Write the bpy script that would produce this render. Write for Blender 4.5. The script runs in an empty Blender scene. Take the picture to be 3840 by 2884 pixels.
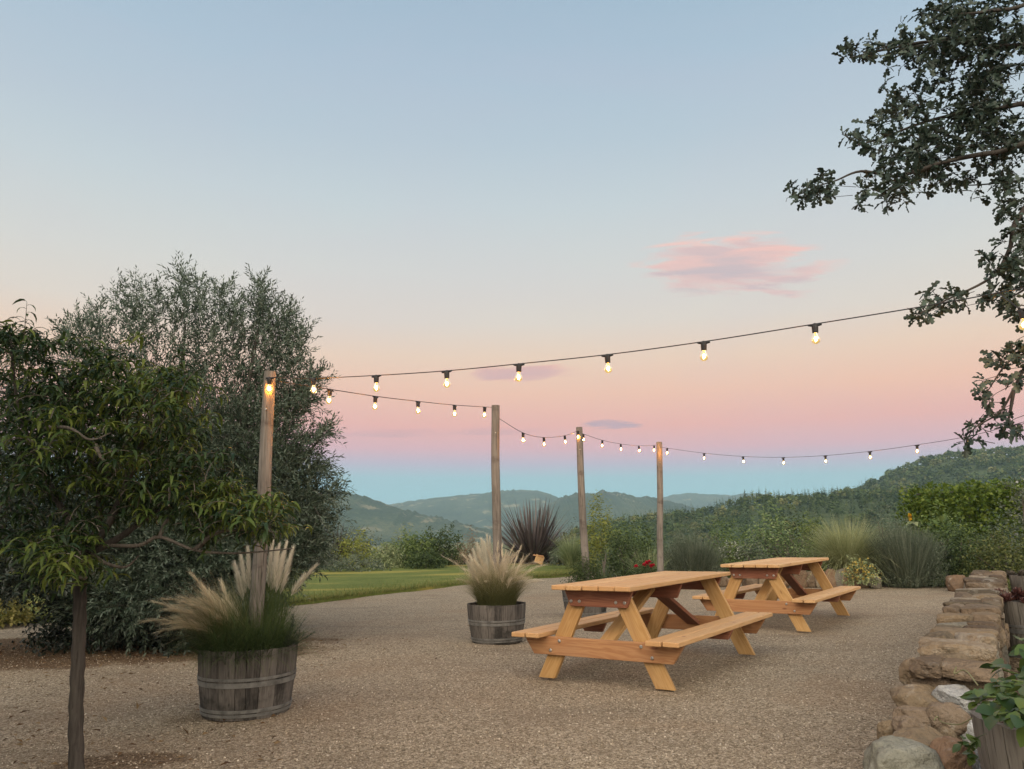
import bpy, bmesh, math, random
import numpy as np
from mathutils import Vector, Matrix, noise as mnoise
random.seed(7); RNG = np.random.default_rng(7)
C = bpy.context.scene.collection
SC = bpy.context.scene
# ------------------------------------------------------------------ camera
FPX, PITCH, CAMH, ROLL = 2919.0, 0.188, 1.155, -0.019
S = 3840 / 2212.0                       # layout figures below were measured on a 2212 px wide copy
_r = np.array([1.0, 0, 0]); _f = np.array([0, math.cos(PITCH), math.sin(PITCH)]); _u = np.array([0, -math.sin(PITCH), math.cos(PITCH)])
_cr, _sr = math.cos(ROLL), math.sin(ROLL)
R_, U_ = _r * _cr + _u * _sr, _u * _cr - _r * _sr
CAM = np.array([0, 0, CAMH])
def ray(px, py):
    return R_ * ((px * S - 1920) / FPX) + U_ * ((1442 - py * S) / FPX) + _f
def P(px, py, Y):
    d = ray(px, py); return CAM + d * (Y / d[1])
def G(px, py, z=0.0):
    d = ray(px, py); return CAM + d * ((z - CAMH) / d[2])
def mpp(Y): return Y * S / FPX / math.cos(PITCH)
cam_d = bpy.data.cameras.new('camera'); cam = bpy.data.objects.new('camera', cam_d); C.objects.link(cam)
cam_d.sensor_width = 36; cam_d.lens = 36 * FPX / 3840; cam_d.clip_start = .05; cam_d.clip_end = 20000
cam.matrix_world = Matrix(((R_[0], U_[0], -_f[0], 0), (R_[1], U_[1], -_f[1], 0), (R_[2], U_[2], -_f[2], CAMH), (0, 0, 0, 1)))
SC.camera = cam
SC.render.engine = 'CYCLES'
SC.view_settings.view_transform = 'Standard'; SC.view_settings.look = 'None'
SC.view_settings.exposure = 0.0; SC.view_settings.gamma = 1.0
cy = SC.cycles
cy.use_denoising = True
try: cy.denoiser = 'OPENIMAGEDENOISE'
except Exception: pass
cy.max_bounces = 6; cy.diffuse_bounces = 3; cy.glossy_bounces = 2; cy.transmission_bounces = 4; cy.volume_bounces = 1
cy.transparent_max_bounces = 8; cy.caustics_reflective = False; cy.caustics_refractive = False
cy.sample_clamp_indirect = 4

def lin(r, g, b):
    return tuple(((c / 255) / 12.92 if c / 255 <= .04045 else ((c / 255 + .055) / 1.055) ** 2.4) for c in (r, g, b)) + (1.0,)
# ------------------------------------------------------------------ node helper
class NT:
    def __init__(s, tree): s.t = tree; s.n = tree.nodes; s.l = tree.links
    def new(s, typ, **kw):
        n = s.n.new(typ)
        for k, v in kw.items(): setattr(n, k, v)
        return n
    def put(s, sock, v):
        if hasattr(v, 'is_output') or hasattr(v, 'links'): s.l.new(v, sock)
        else: sock.default_value = v
    def math(s, op, a, b=None, c=None, clamp=False):
        n = s.new('ShaderNodeMath', operation=op); n.use_clamp = clamp
        s.put(n.inputs[0], a)
        if b is not None: s.put(n.inputs[1], b)
        if c is not None: s.put(n.inputs[2], c)
        return n.outputs[0]
    def mix(s, f, a, b, mode='MIX'):
        n = s.new('ShaderNodeMix', data_type='RGBA', blend_type=mode)
        s.put(n.inputs[0], f); s.put(n.inputs[6], a); s.put(n.inputs[7], b)
        return n.outputs[2]
    def ramp(s, f, stops, interp='LINEAR'):
        n = s.new('ShaderNodeValToRGB'); cr = n.color_ramp; cr.interpolation = interp
        while len(cr.elements) > 1: cr.elements.remove(cr.elements[-1])
        cr.elements[0].position = stops[0][0]; cr.elements[0].color = stops[0][1]
        for p, c in stops[1:]:
            e = cr.elements.new(p); e.color = c
        s.put(n.inputs[0], f); return n.outputs[0]
    def noise(s, vec, scale, detail=4, rough=.55, dist=0):
        n = s.new('ShaderNodeTexNoise'); n.inputs['Scale'].default_value = scale; n.inputs['Detail'].default_value = detail
        n.inputs['Roughness'].default_value = rough; n.inputs['Distortion'].default_value = dist
        if vec is not None: s.l.new(vec, n.inputs['Vector'])
        return n.outputs['Fac']
    def smooth(s, x, a, b):
        n = s.new('ShaderNodeMapRange', interpolation_type='SMOOTHSTEP'); n.clamp = True
        s.put(n.inputs[0], x); n.inputs[1].default_value = a; n.inputs[2].default_value = b
        return n.outputs[0]
    def mapping(s, vec, scale=(1, 1, 1), loc=(0, 0, 0), rot=(0, 0, 0)):
        n = s.new('ShaderNodeMapping'); s.l.new(vec, n.inputs[0])
        n.inputs['Location'].default_value = loc; n.inputs['Rotation'].default_value = rot; n.inputs['Scale'].default_value = scale
        return n.outputs[0]
    def bump(s, h, strength=.3, dist=.02):
        n = s.new('ShaderNodeBump'); n.inputs['Strength'].default_value = strength; n.inputs['Distance'].default_value = dist
        s.l.new(h, n.inputs['Height']); return n.outputs[0]
# ------------------------------------------------------------------ world: anti-twilight sky, sunset glow behind the camera
W = bpy.data.worlds.new('World'); SC.world = W; W.use_nodes = True
w = NT(W.node_tree); w.n.clear()
tc = w.new('ShaderNodeTexCoord'); sx = w.new('ShaderNodeSeparateXYZ'); w.l.new(tc.outputs['Generated'], sx.inputs[0])
wx, wy, wz = sx.outputs
zt = w.math('ADD', wz, w.math('MULTIPLY', wx, .019))
SKY = [(-.10, (150, 160, 155)), (0.0, (150, 195, 203)), (.045, (156, 203, 212)), (.068, (164, 199, 209)), (.086, (194, 184, 202)), (.105, (224, 178, 186)),
       (.134, (240, 180, 170)), (.175, (245, 197, 173)), (.218, (239, 210, 187)), (.263, (226, 216, 205)), (.318, (216, 216, 212)),
       (.40, (200, 211, 216)), (.47, (185, 202, 214)), (.54, (174, 195, 212)), (.62, (161, 186, 206)), (.9, (120, 150, 185))]
fac = w.math('MULTIPLY_ADD', zt, 1.0, .1)
sky = w.ramp(fac, [(max(0, z + .1), lin(*c)) for z, c in SKY])
un = w.smooth(w.noise(w.mapping(tc.outputs['Generated'], (2.2, 2.2, 5.5)), 1.0, 4, .55, .6), .38, .68)
sky = w.mix(w.math('MULTIPLY', un, .10), sky, lin(205, 190, 208))
# clouds, fixed in the sky by direction
yy = w.math('MAXIMUM', wy, .05)
cu = w.math('DIVIDE', wx, yy); cv = w.math('DIVIDE', wz, yy)
comb = w.new('ShaderNodeCombineXYZ'); w.l.new(cu, comb.inputs[0]); w.l.new(cv, comb.inputs[1])
def cloud(px, py, su, sv, scale, seed, dens, lo, hi, top, shade):
    d = ray(px, py); u0, v0 = d[0] / d[1], d[2] / d[1]
    a = w.math('POWER', w.math('ABSOLUTE', w.math('DIVIDE', w.math('SUBTRACT', cu, u0), su)), 2.0)
    b = w.math('POWER', w.math('ABSOLUTE', w.math('DIVIDE', w.math('SUBTRACT', cv, v0), sv)), 2.0)
    m = w.math('SUBTRACT', 1.0, w.math('ADD', a, b))
    mp = w.mapping(comb.outputs[0], (scale, scale * 5.5, 1), (seed, seed * .7, 0))
    n = w.noise(mp, 1.0, 5, .55, .6)
    k = w.math('MULTIPLY_ADD', m, .25, n)
    mask = w.math('MULTIPLY', w.smooth(k, lo, hi), dens)
    mp2 = w.mapping(comb.outputs[0], (scale * .8, scale * 8, 1), (seed + 3.1, seed * .4, 0))
    n2 = w.smooth(w.noise(mp2, 1.0, 3, .5, .4), .36, .62)
    up = w.smooth(w.math('SUBTRACT', cv, v0), -sv * .7, sv * .75)
    edge_ = w.math('SUBTRACT', 1.0, w.smooth(k, lo + .02, hi + .06))
    t = w.math('ADD', w.math('MULTIPLY_ADD', up, .40, w.math('MULTIPLY', n2, .42)), w.math('MULTIPLY', edge_, .25), clamp=True)
    global sky
    sky = w.mix(mask, sky, w.mix(t, lin(*shade), lin(*top)))
cloud(1580, 575, .125, .047, 9.0, 5.3, .95, .46, .72, (252, 202, 190), (196, 186, 193))
cloud(1085, 806, .11, .012, 9.0, 9.1, .8, .50, .75, (238, 180, 172), (206, 172, 178))
cloud(1322, 917, .042, .0065, 15.0, 4.7, .75, .46, .72, (190, 165, 180), (170, 160, 180))
cloud(900, 935, .16, .006, 9.0, 14.7, .4, .45, .75, (222, 168, 172), (200, 165, 175))
# after-sunset glow low in the west, behind the camera, and dimmer ground hemisphere
back = w.smooth(w.math('MULTIPLY', wy, -1), -.15, .95)
low = w.math('MULTIPLY', w.smooth(wz, 1.0, .35), w.smooth(wz, .04, .50))
glow = w.math('MULTIPLY', back, low)
sky = w.mix(w.math('MULTIPLY', glow, .9), sky, (7.0, 5.9, 4.6, 1))
bg = w.new('ShaderNodeBackground'); w.l.new(sky, bg.inputs[0]); bg.inputs[1].default_value = 1.0
wo = w.new('ShaderNodeOutputWorld'); w.l.new(bg.outputs[0], wo.inputs[0])
W.cycles.sampling_method = 'MANUAL'; W.cycles.sample_map_resolution = 512
# the sun is already under the horizon; this is its very soft afterglow from behind the camera
sd = bpy.data.lights.new('sun', 'SUN'); sun = bpy.data.objects.new('sun', sd); C.objects.link(sun)
sd.energy = 1.2; sd.angle = math.radians(60); sd.color = (1, .88, .72)
sun.rotation_euler = (math.radians(36), 0, math.radians(-28))

# ------------------------------------------------------------------ object helpers
def tag(o, label=None, cat=None, group=None, kind=None):
    if label: o['label'] = label
    if cat: o['category'] = cat
    if group: o['group'] = group
    if kind: o['kind'] = kind
    return o
def empty(name, loc, rz=0, label=None, cat=None, group=None):
    o = bpy.data.objects.new(name, None); C.objects.link(o); o.empty_display_size = .1
    o.location = loc; o.rotation_euler = (0, 0, rz); return tag(o, label, cat, group)
class Buf:
    """collects polygons and links them as one mesh object"""
    def __init__(s): s.v = []; s.l = []; s.c = []; s.mi = []; s.t = []; s.sm = []; s.n = 0
    def add(s, verts, faces, mi=0, t=None, smooth=False):
        verts = np.asarray(verts, float).reshape(-1, 3)
        if isinstance(faces, np.ndarray):
            s.l.append((faces + s.n).ravel()); s.c.append(np.full(len(faces), faces.shape[1])); nf = len(faces)
        else:
            s.l.append(np.array([i for f in faces for i in f], int) + s.n); s.c.append(np.array([len(f) for f in faces], int)); nf = len(faces)
        s.v.append(verts); s.n += len(verts)
        s.mi.append(np.full(nf, mi)); s.sm.append(np.full(nf, smooth))
        s.t.append(np.zeros(len(verts)) if t is None else np.asarray(t, float).ravel())
        return s
    def inst(s, tv, tf, M, pos, mi=0, smooth=False, tt=None):
        tv = np.asarray(tv, float); k = len(tv); n = len(pos)
        v = np.einsum('nij,kj->nki', M, tv) + np.asarray(pos)[:, None, :]
        t = None if tt is None else np.tile(tt, n)
        off = (np.arange(n) * k)[:, None]
        first = True
        groups = {}
        for f in tf: groups.setdefault(len(f), []).append(f)
        base = s.n
        for m, fl in groups.items():
            fa = (off[:, :, None] + np.array(fl)[None]).reshape(-1, m)
            if first: s.add(v, fa, mi, t, smooth); first = False
            else:
                s.l.append((fa + base).ravel()); s.c.append(np.full(len(fa), m)); s.mi.append(np.full(len(fa), mi)); s.sm.append(np.full(len(fa), smooth))
        return s
    def join(s, o, mi):
        for l in o.l: s.l.append(l + s.n)
        s.c += o.c; s.v += o.v; s.t += o.t; s.sm += o.sm; s.mi += [np.full(len(m), mi) for m in o.mi]; s.n += o.n
        return s
    def mesh(s, name, mats):
        me = bpy.data.meshes.new(name)
        v = np.concatenate(s.v); l = np.concatenate(s.l); c = np.concatenate(s.c)
        me.vertices.add(len(v)); me.vertices.foreach_set('co', v.ravel().astype(np.float32))
        me.loops.add(len(l)); me.loops.foreach_set('vertex_index', l.astype(np.int32))
        me.polygons.add(len(c)); me.polygons.foreach_set('loop_start', np.concatenate([[0], np.cumsum(c)[:-1]]).astype(np.int32))
        me.polygons.foreach_set('material_index', np.concatenate(s.mi).astype(np.int32))
        me.polygons.foreach_set('use_smooth', np.concatenate(s.sm).astype(bool))
        t = np.concatenate(s.t)
        if t.any():
            a = me.attributes.new('along', 'FLOAT', 'POINT'); a.data.foreach_set('value', t.astype(np.float32))
        for m in (mats if isinstance(mats, (list, tuple)) else [mats]): me.materials.append(m)
        me.update(calc_edges=True)
        return me
    def build(s, name, mats, parent=None, loc=None, rot=None):
        o = bpy.data.objects.new(name, s.mesh(name, mats)); C.objects.link(o)
        if parent is not None: o.parent = parent
        if loc is not None: o.location = loc
        if rot is not None: o.rotation_euler = rot
        return o
def share(name, me, parent, loc, rot=(0, 0, 0)):
    o = bpy.data.objects.new(name, me); C.objects.link(o); o.parent = parent; o.location = loc; o.rotation_euler = rot; return o
_bc = {}
def bbox(l, wd, h, bev=.004):
    """chamfered board, centred"""
    bm = bmesh.new(); bmesh.ops.create_cube(bm, size=1)
    for v in bm.verts: v.co = Vector((v.co.x * l, v.co.y * wd, v.co.z * h))
    if bev: bmesh.ops.bevel(bm, geom=bm.edges[:], offset=bev, segments=1, affect='EDGES', profile=.5)
    v = np.array([x.co[:] for x in bm.verts]); f = [[q.index for q in p.verts] for p in bm.faces]
    bm.verts.index_update(); f = [[q.index for q in p.verts] for p in bm.faces]
    bm.free(); return v, f
def prism(outline, th, bev=.003):
    """outline in (x, z), extruded along y, centred"""
    bm = bmesh.new()
    a = [bm.verts.new((x, -th / 2, z)) for x, z in outline]; f = bm.faces.new(a)
    r = bmesh.ops.extrude_face_region(bm, geom=[f])
    for g in r['geom']:
        if isinstance(g, bmesh.types.BMVert): g.co.y += th
    bmesh.ops.recalc_face_normals(bm, faces=bm.faces[:])
    if bev: bmesh.ops.bevel(bm, geom=bm.edges[:], offset=bev, segments=1, affect='EDGES', profile=.5)
    bm.verts.index_update()
    v = np.array([x.co[:] for x in bm.verts]); fs = [[q.index for q in p.verts] for p in bm.faces]
    bm.free(); return v, fs
def tube(pts, rad, sides=8, cap=True, wob=0.0):
    pts = np.asarray(pts, float); n = len(pts); rad = np.broadcast_to(np.asarray(rad, float), (n,))
    tg = np.gradient(pts, axis=0); tg /= np.linalg.norm(tg, axis=1)[:, None] + 1e-9
    ref = np.array([0, 0, 1.0]) if abs(tg[0][2]) < .9 else np.array([1.0, 0, 0])
    vs = []; a = np.linspace(0, 2 * math.pi, sides, endpoint=False)
    for i in range(n):
        x = np.cross(ref, tg[i]); x /= np.linalg.norm(x) + 1e-9; y = np.cross(tg[i], x); ref = np.cross(x, tg[i]) if False else ref
        rr = rad[i] * (1 + (wob * np.sin(a * 3 + i * 1.3) if wob else 0))
        vs.append(pts[i] + np.outer(np.cos(a) * rr, x) + np.outer(np.sin(a) * rr, y))
    v = np.concatenate(vs); f = []
    for i in range(n - 1):
        for j in range(sides):
            k = (j + 1) % sides; f.append([i * sides + j, i * sides + k, (i + 1) * sides + k, (i + 1) * sides + j])
    if cap: f.append(list(range(sides))[::-1]); f.append([(n - 1) * sides + j for j in range(sides)])
    return v, f
def lathe(prof, seg=24):
    prof = np.array(prof); n = len(prof); a = np.linspace(0, 2 * math.pi, seg, endpoint=False)
    v = np.stack([np.outer(prof[:, 0], np.cos(a)), np.outer(prof[:, 0], np.sin(a)), np.repeat(prof[:, 1:2], seg, 1)], -1).reshape(-1, 3)
    f = [[i * seg + j, i * seg + (j + 1) % seg, (i + 1) * seg + (j + 1) % seg, (i + 1) * seg + j] for i in range(n - 1) for j in range(seg)]
    return v, f
def spline(pts, n=12):
    """Catmull-Rom through the points"""
    p = np.asarray(pts, float); p = np.vstack([2 * p[0] - p[1], p, 2 * p[-1] - p[-2]]); out = []
    for i in range(1, len(p) - 2):
        for t in np.linspace(0, 1, n, endpoint=False):
            out.append(.5 * ((2 * p[i]) + (-p[i - 1] + p[i + 1]) * t + (2 * p[i - 1] - 5 * p[i] + 4 * p[i + 1] - p[i + 2]) * t * t + (-p[i - 1] + 3 * p[i] - 3 * p[i + 1] + p[i + 2]) * t ** 3))
    out.append(p[-2]); return np.array(out)
def frames(d, roll=None):
    """rotation matrices whose X axis is d and Z is roughly up, rolled"""
    d = d / (np.linalg.norm(d, axis=1)[:, None] + 1e-9); n = len(d)
    up = np.tile([0, 0, 1.0], (n, 1)); up[np.abs(d[:, 2]) > .95] = [0, 1, 0]
    y = np.cross(up, d); y /= np.linalg.norm(y, axis=1)[:, None]; z = np.cross(d, y)
    if roll is None: roll = RNG.uniform(-.6, .6, n)
    c, s = np.cos(roll)[:, None], np.sin(roll)[:, None]
    y2 = y * c + z * s; z2 = z * c - y * s
    return np.stack([d, y2, z2], -1)
def unit(n, zmin=-1.0):
    z = RNG.uniform(zmin, 1, n); a = RNG.uniform(0, 2 * math.pi, n); r = np.sqrt(1 - z * z)
    return np.stack([r * np.cos(a), r * np.sin(a), z], -1)
def blades(b, base, az, lean, length, bend, width, seg=4, mi=0, tip=.1):
    """curved grass blades: lean and bend in radians from vertical"""
    n = len(base); h = np.stack([np.cos(az), np.sin(az), np.zeros(n)], -1); side = np.stack([-np.sin(az), np.cos(az), np.zeros(n)], -1)
    pts = [np.array(base, float)]; 
    for i in range(seg):
        th = lean + bend * (i + .5) / seg
        pts.append(pts[-1] + (h * np.sin(th)[:, None] + np.array([0, 0, 1.0]) * np.cos(th)[:, None]) * (length / seg)[:, None])
    tw = RNG.uniform(-.9, .9, n)
    sd_ = side * np.cos(tw)[:, None] + h * np.sin(tw)[:, None]
    v = []
    for i in range(seg + 1):
        wv = width * (1 - (1 - tip) * (i / seg) ** 1.5)
        v += [pts[i] - sd_ * wv[:, None] / 2, pts[i] + sd_ * wv[:, None] / 2]
    v = np.stack(v, 1).reshape(-1, 3)
    f = np.array([[2 * i, 2 * i + 1, 2 * i + 3, 2 * i + 2] for i in range(seg)])
    fa = ((np.arange(n) * (2 * seg + 2))[:, None, None] + f[None]).reshape(-1, 4)
    b.add(v, fa, mi, np.tile(np.repeat(np.arange(seg + 1) / seg, 2), n) + 1e-4)
    return pts[-1]
_ico = {}
def ico(sub):
    if sub not in _ico:
        bm = bmesh.new(); bmesh.ops.create_icosphere(bm, subdivisions=sub, radius=1)
        _ico[sub] = (np.array([v.co[:] for v in bm.verts]), [[q.index for q in p.verts] for p in bm.faces]); bm.free()
    return _ico[sub]
def rockmesh(size, seed, planes=9, sub=3, rough=.05, lo=.55, hi=.9, box=0):
    rg = np.random.default_rng(seed); v, f = ico(sub); v = v.copy()
    if box:                                          # squared-off block
        v = v / (np.abs(v) ** box).sum(1)[:, None] ** (1 / box) * .80
        v = v * (1 + rg.uniform(-.12, .12, 3) * v[:, [1, 2, 0]])
    for _ in range(planes):
        nrm = rg.normal(size=3); nrm /= np.linalg.norm(nrm); d = rg.uniform(lo, hi)
        k = v @ nrm - d; m = k > 0; v[m] -= np.outer(k[m], nrm) * .93
    o = Vector((seed * 1.7 % 50, seed * 3.1 % 50, 0))
    nz = np.array([mnoise.fractal(Vector(p) * 2.2 + o, 1.0, 2.0, 3) for p in v])
    v = v * (1 + nz * rough)[:, None]
    return v * np.array(size) / np.array([.8, .8, .8]) * .5, f

# ------------------------------------------------------------------ materials
def newmat(name):
    m = bpy.data.materials.new(name); m.use_nodes = True; t = NT(m.node_tree); t.n.clear()
    out = t.new('ShaderNodeOutputMaterial'); return m, t, out
def prin(t, out, col, rough=.8, normal=None, spec=.3, metal=0):
    p = t.new('ShaderNodeBsdfPrincipled'); t.put(p.inputs['Base Color'], col); t.put(p.inputs['Roughness'], rough)
    p.inputs['Specular IOR Level'].default_value = spec; p.inputs['Metallic'].default_value = metal
    if normal is not None: t.l.new(normal, p.inputs['Normal'])
    if out is not None: t.l.new(p.outputs[0], out.inputs[0])
    return p
def leafmat(name, cols, trans=.3, rough=.55, spec=.3, along=None, hue=.0):
    """per-leaf colours by island; 'along' adds base-to-tip colours of a blade"""
    m, t, out = newmat(name)
    g = t.new('ShaderNodeNewGeometry'); r = g.outputs['Random Per Island']
    n = len(cols); col = t.ramp(r, [(i / max(1, n - 1), c) for i, c in enumerate(cols)])
    if along:
        a = t.new('ShaderNodeAttribute', attribute_name='along')
        rp = t.ramp(t.math('MULTIPLY_ADD', r, .16, t.math('SUBTRACT', a.outputs['Fac'], .08)), along)
        col = t.mix(.85, col, rp)
    p = prin(t, None, col, rough, spec=spec)
    tr = t.new('ShaderNodeBsdfTranslucent'); t.l.new(col, tr.inputs[0])
    mx = t.new('ShaderNodeMixShader'); mx.inputs[0].default_value = trans
    t.l.new(p.outputs[0], mx.inputs[1]); t.l.new(tr.outputs[0], mx.inputs[2]); t.l.new(mx.outputs[0], out.inputs[0])
    return m
def woodmat(name, light, dark, knot, rough=.6, grain=1.0, amount=1.0):
    """sawn timber, grain along local X, each board of the part a little different"""
    m, t, out = newmat(name)
    tc = t.new('ShaderNodeTexCoord'); g = t.new('ShaderNodeNewGeometry')
    oi = t.new('ShaderNodeObjectInfo')
    off = t.new('ShaderNodeVectorMath', operation='ADD'); t.l.new(tc.outputs['Object'], off.inputs[0])
    cb = t.new('ShaderNodeCombineXYZ'); rr = t.math('ADD', t.math('MULTIPLY', g.outputs['Random Per Island'], 17.0), t.math('MULTIPLY', oi.outputs['Random'], 31.0))
    t.l.new(rr, cb.inputs[0]); t.l.new(rr, cb.inputs[1]); t.l.new(rr, cb.inputs[2]); t.l.new(cb.outputs[0], off.inputs[1])
    v = off.outputs[0]
    wide = t.noise(t.mapping(v, (.9 * grain, 11 * grain, 11 * grain)), 1.0, 3, .5, 1.2)
    rings = t.math('FRACT', t.math('MULTIPLY', wide, 7.0))
    rings = t.smooth(t.math('ABSOLUTE', t.math('SUBTRACT', rings, .5)), .0, .5)
    fine = t.noise(t.mapping(v, (3 * grain, 120 * grain, 120 * grain)), 1.0, 3, .6)
    k = t.math('ADD', t.math('MULTIPLY', rings, .45 * amount), t.math('MULTIPLY', fine, .6 * amount))
    k = t.math('ADD', k, t.math('MULTIPLY', g.outputs['Random Per Island'], .45))
    k = t.math('ADD', k, t.math('MULTIPLY', oi.outputs['Random'], .25))
    col = t.ramp(k, [(.25, light), (1.15 if False else 1.0, dark)])
    vo = t.new('ShaderNodeTexVoronoi'); t.l.new(t.mapping(v, (3.0, 8, 8)), vo.inputs['Vector']); vo.inputs['Scale'].default_value = 1.0
    kn = t.smooth(vo.outputs['Distance'], .13, .05)
    col = t.mix(t.math('MULTIPLY', kn, .75), col, knot)
    wear = t.smooth(t.noise(t.mapping(v, (1.3, 5, 5), (3, 1, 7)), 1.0, 5, .65, .5), .45, .75)
    col = t.mix(t.math('MULTIPLY', wear, .40), col, t.mix(.5, dark, (.24, .19, .14, 1)))
    prin(t, out, col, rough, t.bump(t.math('ADD', fine, rings), .12, .003), .25)
    return m
def plain(name, col, rough=.5, metal=0, spec=.3, nscale=0, namp=.3):
    m, t, out = newmat(name)
    c = col
    if nscale:
        tc = t.new('ShaderNodeTexCoord'); n = t.noise(tc.outputs['Object'], nscale, 4, .6)
        c = t.mix(t.smooth(n, .3, .75), col, tuple(x * (1 - namp) for x in col[:3]) + (1,))
    prin(t, out, c, rough, None, spec, metal); return m
WOOD_TOP = woodmat('cedar planks', (.60, .42, .225, 1), (.45, .27, .125, 1), (.17, .06, .03, 1))
WOOD_LEG = woodmat('golden fir', (.50, .335, .15, 1), (.36, .21, .08, 1), (.16, .075, .025, 1), amount=.8)
WOOD_RED = woodmat('reddish redwood', (.44, .255, .125, 1), (.31, .155, .072, 1), (.11, .03, .016, 1))
WOOD_RED_SHADED = woodmat('shade darkened redwood', (.31, .145, .085, 1), (.19, .075, .045, 1), (.09, .03, .02, 1))  # redder timber, with the shade under the tabletop put into its colour
STEEL = plain('galvanised steel', (.55, .55, .53, 1), .4, .8, .5, 60, .4)
BLACK = plain('black rubber', (.02, .02, .022, 1), .5)
def weathered(name, a, b, stain, vert=True):
    m, t, out = newmat(name)
    tc = t.new('ShaderNodeTexCoord'); g = t.new('ShaderNodeNewGeometry'); v = tc.outputs['Object']
    cb = t.new('ShaderNodeVectorMath', operation='ADD'); t.l.new(v, cb.inputs[0])
    c2 = t.new('ShaderNodeCombineXYZ'); t.l.new(t.math('MULTIPLY', g.outputs['Random Per Island'], 23.0), c2.inputs[0]); t.l.new(c2.outputs[0], cb.inputs[1])
    v2 = cb.outputs[0]
    fine = t.noise(t.mapping(v2, (70, 70, 3.5)), 1.0, 4, .6, .5)
    mid = t.noise(t.mapping(v2, (9, 9, 2.0)), 1.0, 4, .6, .4)
    k = t.math('ADD', t.math('MULTIPLY', fine, .65), t.math('MULTIPLY', mid, .35))
    k = t.math('ADD', k, t.math('MULTIPLY', t.math('SUBTRACT', g.outputs['Random Per Island'], .5), .22))
    col = t.ramp(k, [(.30, b), (.55, a), (.78, tuple(min(1, x * 1.45) for x in a[:3]) + (1,))])
    crack = t.smooth(t.noise(t.mapping(v2, (95, 95, 2.2), (4, 2, 1)), 1.0, 2, .5, .3), .36, .30)
    st = t.smooth(t.noise(t.mapping(v, (3.2, 3.2, 5), (1, 5, 2)), 1.0, 4, .65), .52, .72)
    col = t.mix(t.math('MULTIPLY', st, .75), col, stain)
    col = t.mix(t.math('MULTIPLY', crack, .7), col, (.02, .018, .015, 1))
    prin(t, out, col, .85, t.bump(t.math('SUBTRACT', fine, crack), .5, .006), .15)
    return m
BARREL = weathered('weathered oak staves', (.105, .098, .091, 1), (.030, .028, .027, 1), (.014, .015, .015, 1))
BARREL_PALE = weathered('pale weathered oak', (.165, .155, .138, 1), (.062, .057, .05, 1), (.04, .037, .034, 1))
POLE = weathered('weathered pole', (.178, .164, .147, 1), (.072, .065, .058, 1), (.040, .030, .026, 1))
HOOP = plain('dull hoop steel', (.20, .205, .20, 1), .55, .3, .3, 14, .55)
BARK = weathered('grey bark', (.058, .052, .047, 1), (.018, .016, .015, 1), (.05, .05, .04, 1))
TWIG = weathered('pale twig bark', (.13, .115, .10, 1), (.055, .048, .042, 1), (.07, .065, .06, 1))
SOIL = plain('dark soil', (.055, .040, .028, 1), .95, 0, .1, 30, .6)
def rockmat(name, cols, seed, streak=1.0):
    m, t, out = newmat(name)
    tc = t.new('ShaderNodeTexCoord'); g = t.new('ShaderNodeNewGeometry'); oi = t.new('ShaderNodeObjectInfo')
    o = t.new('ShaderNodeVectorMath', operation='ADD'); t.l.new(tc.outputs['Object'], o.inputs[0])
    c2 = t.new('ShaderNodeCombineXYZ'); rr = t.math('MULTIPLY', t.math('ADD', g.outputs['Random Per Island'], oi.outputs['Random']), 29.0); t.l.new(rr, c2.inputs[0]); t.l.new(rr, c2.inputs[1])
    t.l.new(c2.outputs[0], o.inputs[1]); v = o.outputs[0]
    big = t.noise(t.mapping(v, (2.5, 2.5, 5)), 1.0, 5, .6, .8); fine = t.noise(v, 34, 5, .65); spk = t.noise(v, 120, 2, .5)
    k = t.math('ADD', t.math('MULTIPLY', big, .6), t.math('MULTIPLY', fine, .4))
    k = t.math('ADD', k, t.math('MULTIPLY', t.math('SUBTRACT', t.math('FRACT', t.math('MULTIPLY', rr, .37)), .5), .45))
    n = len(cols); col = t.ramp(k, [(.28 + .44 * i / (n - 1), c) for i, c in enumerate(cols)])
    col = t.mix(t.math('MULTIPLY', t.smooth(spk, .56, .7), .35), col, (.05, .045, .04, 1))
    lich = t.smooth(t.noise(t.mapping(v, (6, 6, 9), (7, 3, 2)), 1.0, 6, .7, .4), .57, .68)
    col = t.mix(t.math('MULTIPLY', lich, .45), col, (.36, .345, .30, 1))
    prin(t, out, col, .9, t.bump(t.math('ADD', t.math('ADD', fine, t.math('MULTIPLY', big, 1.5)), t.math('MULTIPLY', t.smooth(t.noise(v, 13, 4, .7), .55, .35), -.8)), .5, .03), .15)
    return m
ROCK_TAN = rockmat('tan fieldstone', [(.085, .070, .050, 1), (.155, .125, .088, 1), (.19, .145, .095, 1), (.24, .21, .165, 1)], 1)
ROCK_BROWN = rockmat('brown fieldstone', [(.085, .065, .048, 1), (.155, .118, .082, 1), (.20, .16, .12, 1)], 2)
ROCK_PALE = rockmat('pale greenish boulder', [(.18, .18, .145, 1), (.29, .29, .24, 1), (.39, .38, .32, 1)], 3)
ROCK_ORANGE = rockmat('orange sandstone', [(.12, .085, .058, 1), (.20, .13, .085, 1), (.24, .175, .12, 1)], 4)
ROCK_DULL = rockmat('dull green grey stone', [(.10, .095, .078, 1), (.165, .155, .125, 1), (.21, .20, .165, 1)], 6)
ROCK_GREY = rockmat('blue grey rock', [(.09, .095, .10, 1), (.22, .23, .235, 1), (.42, .43, .42, 1)], 5)
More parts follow.
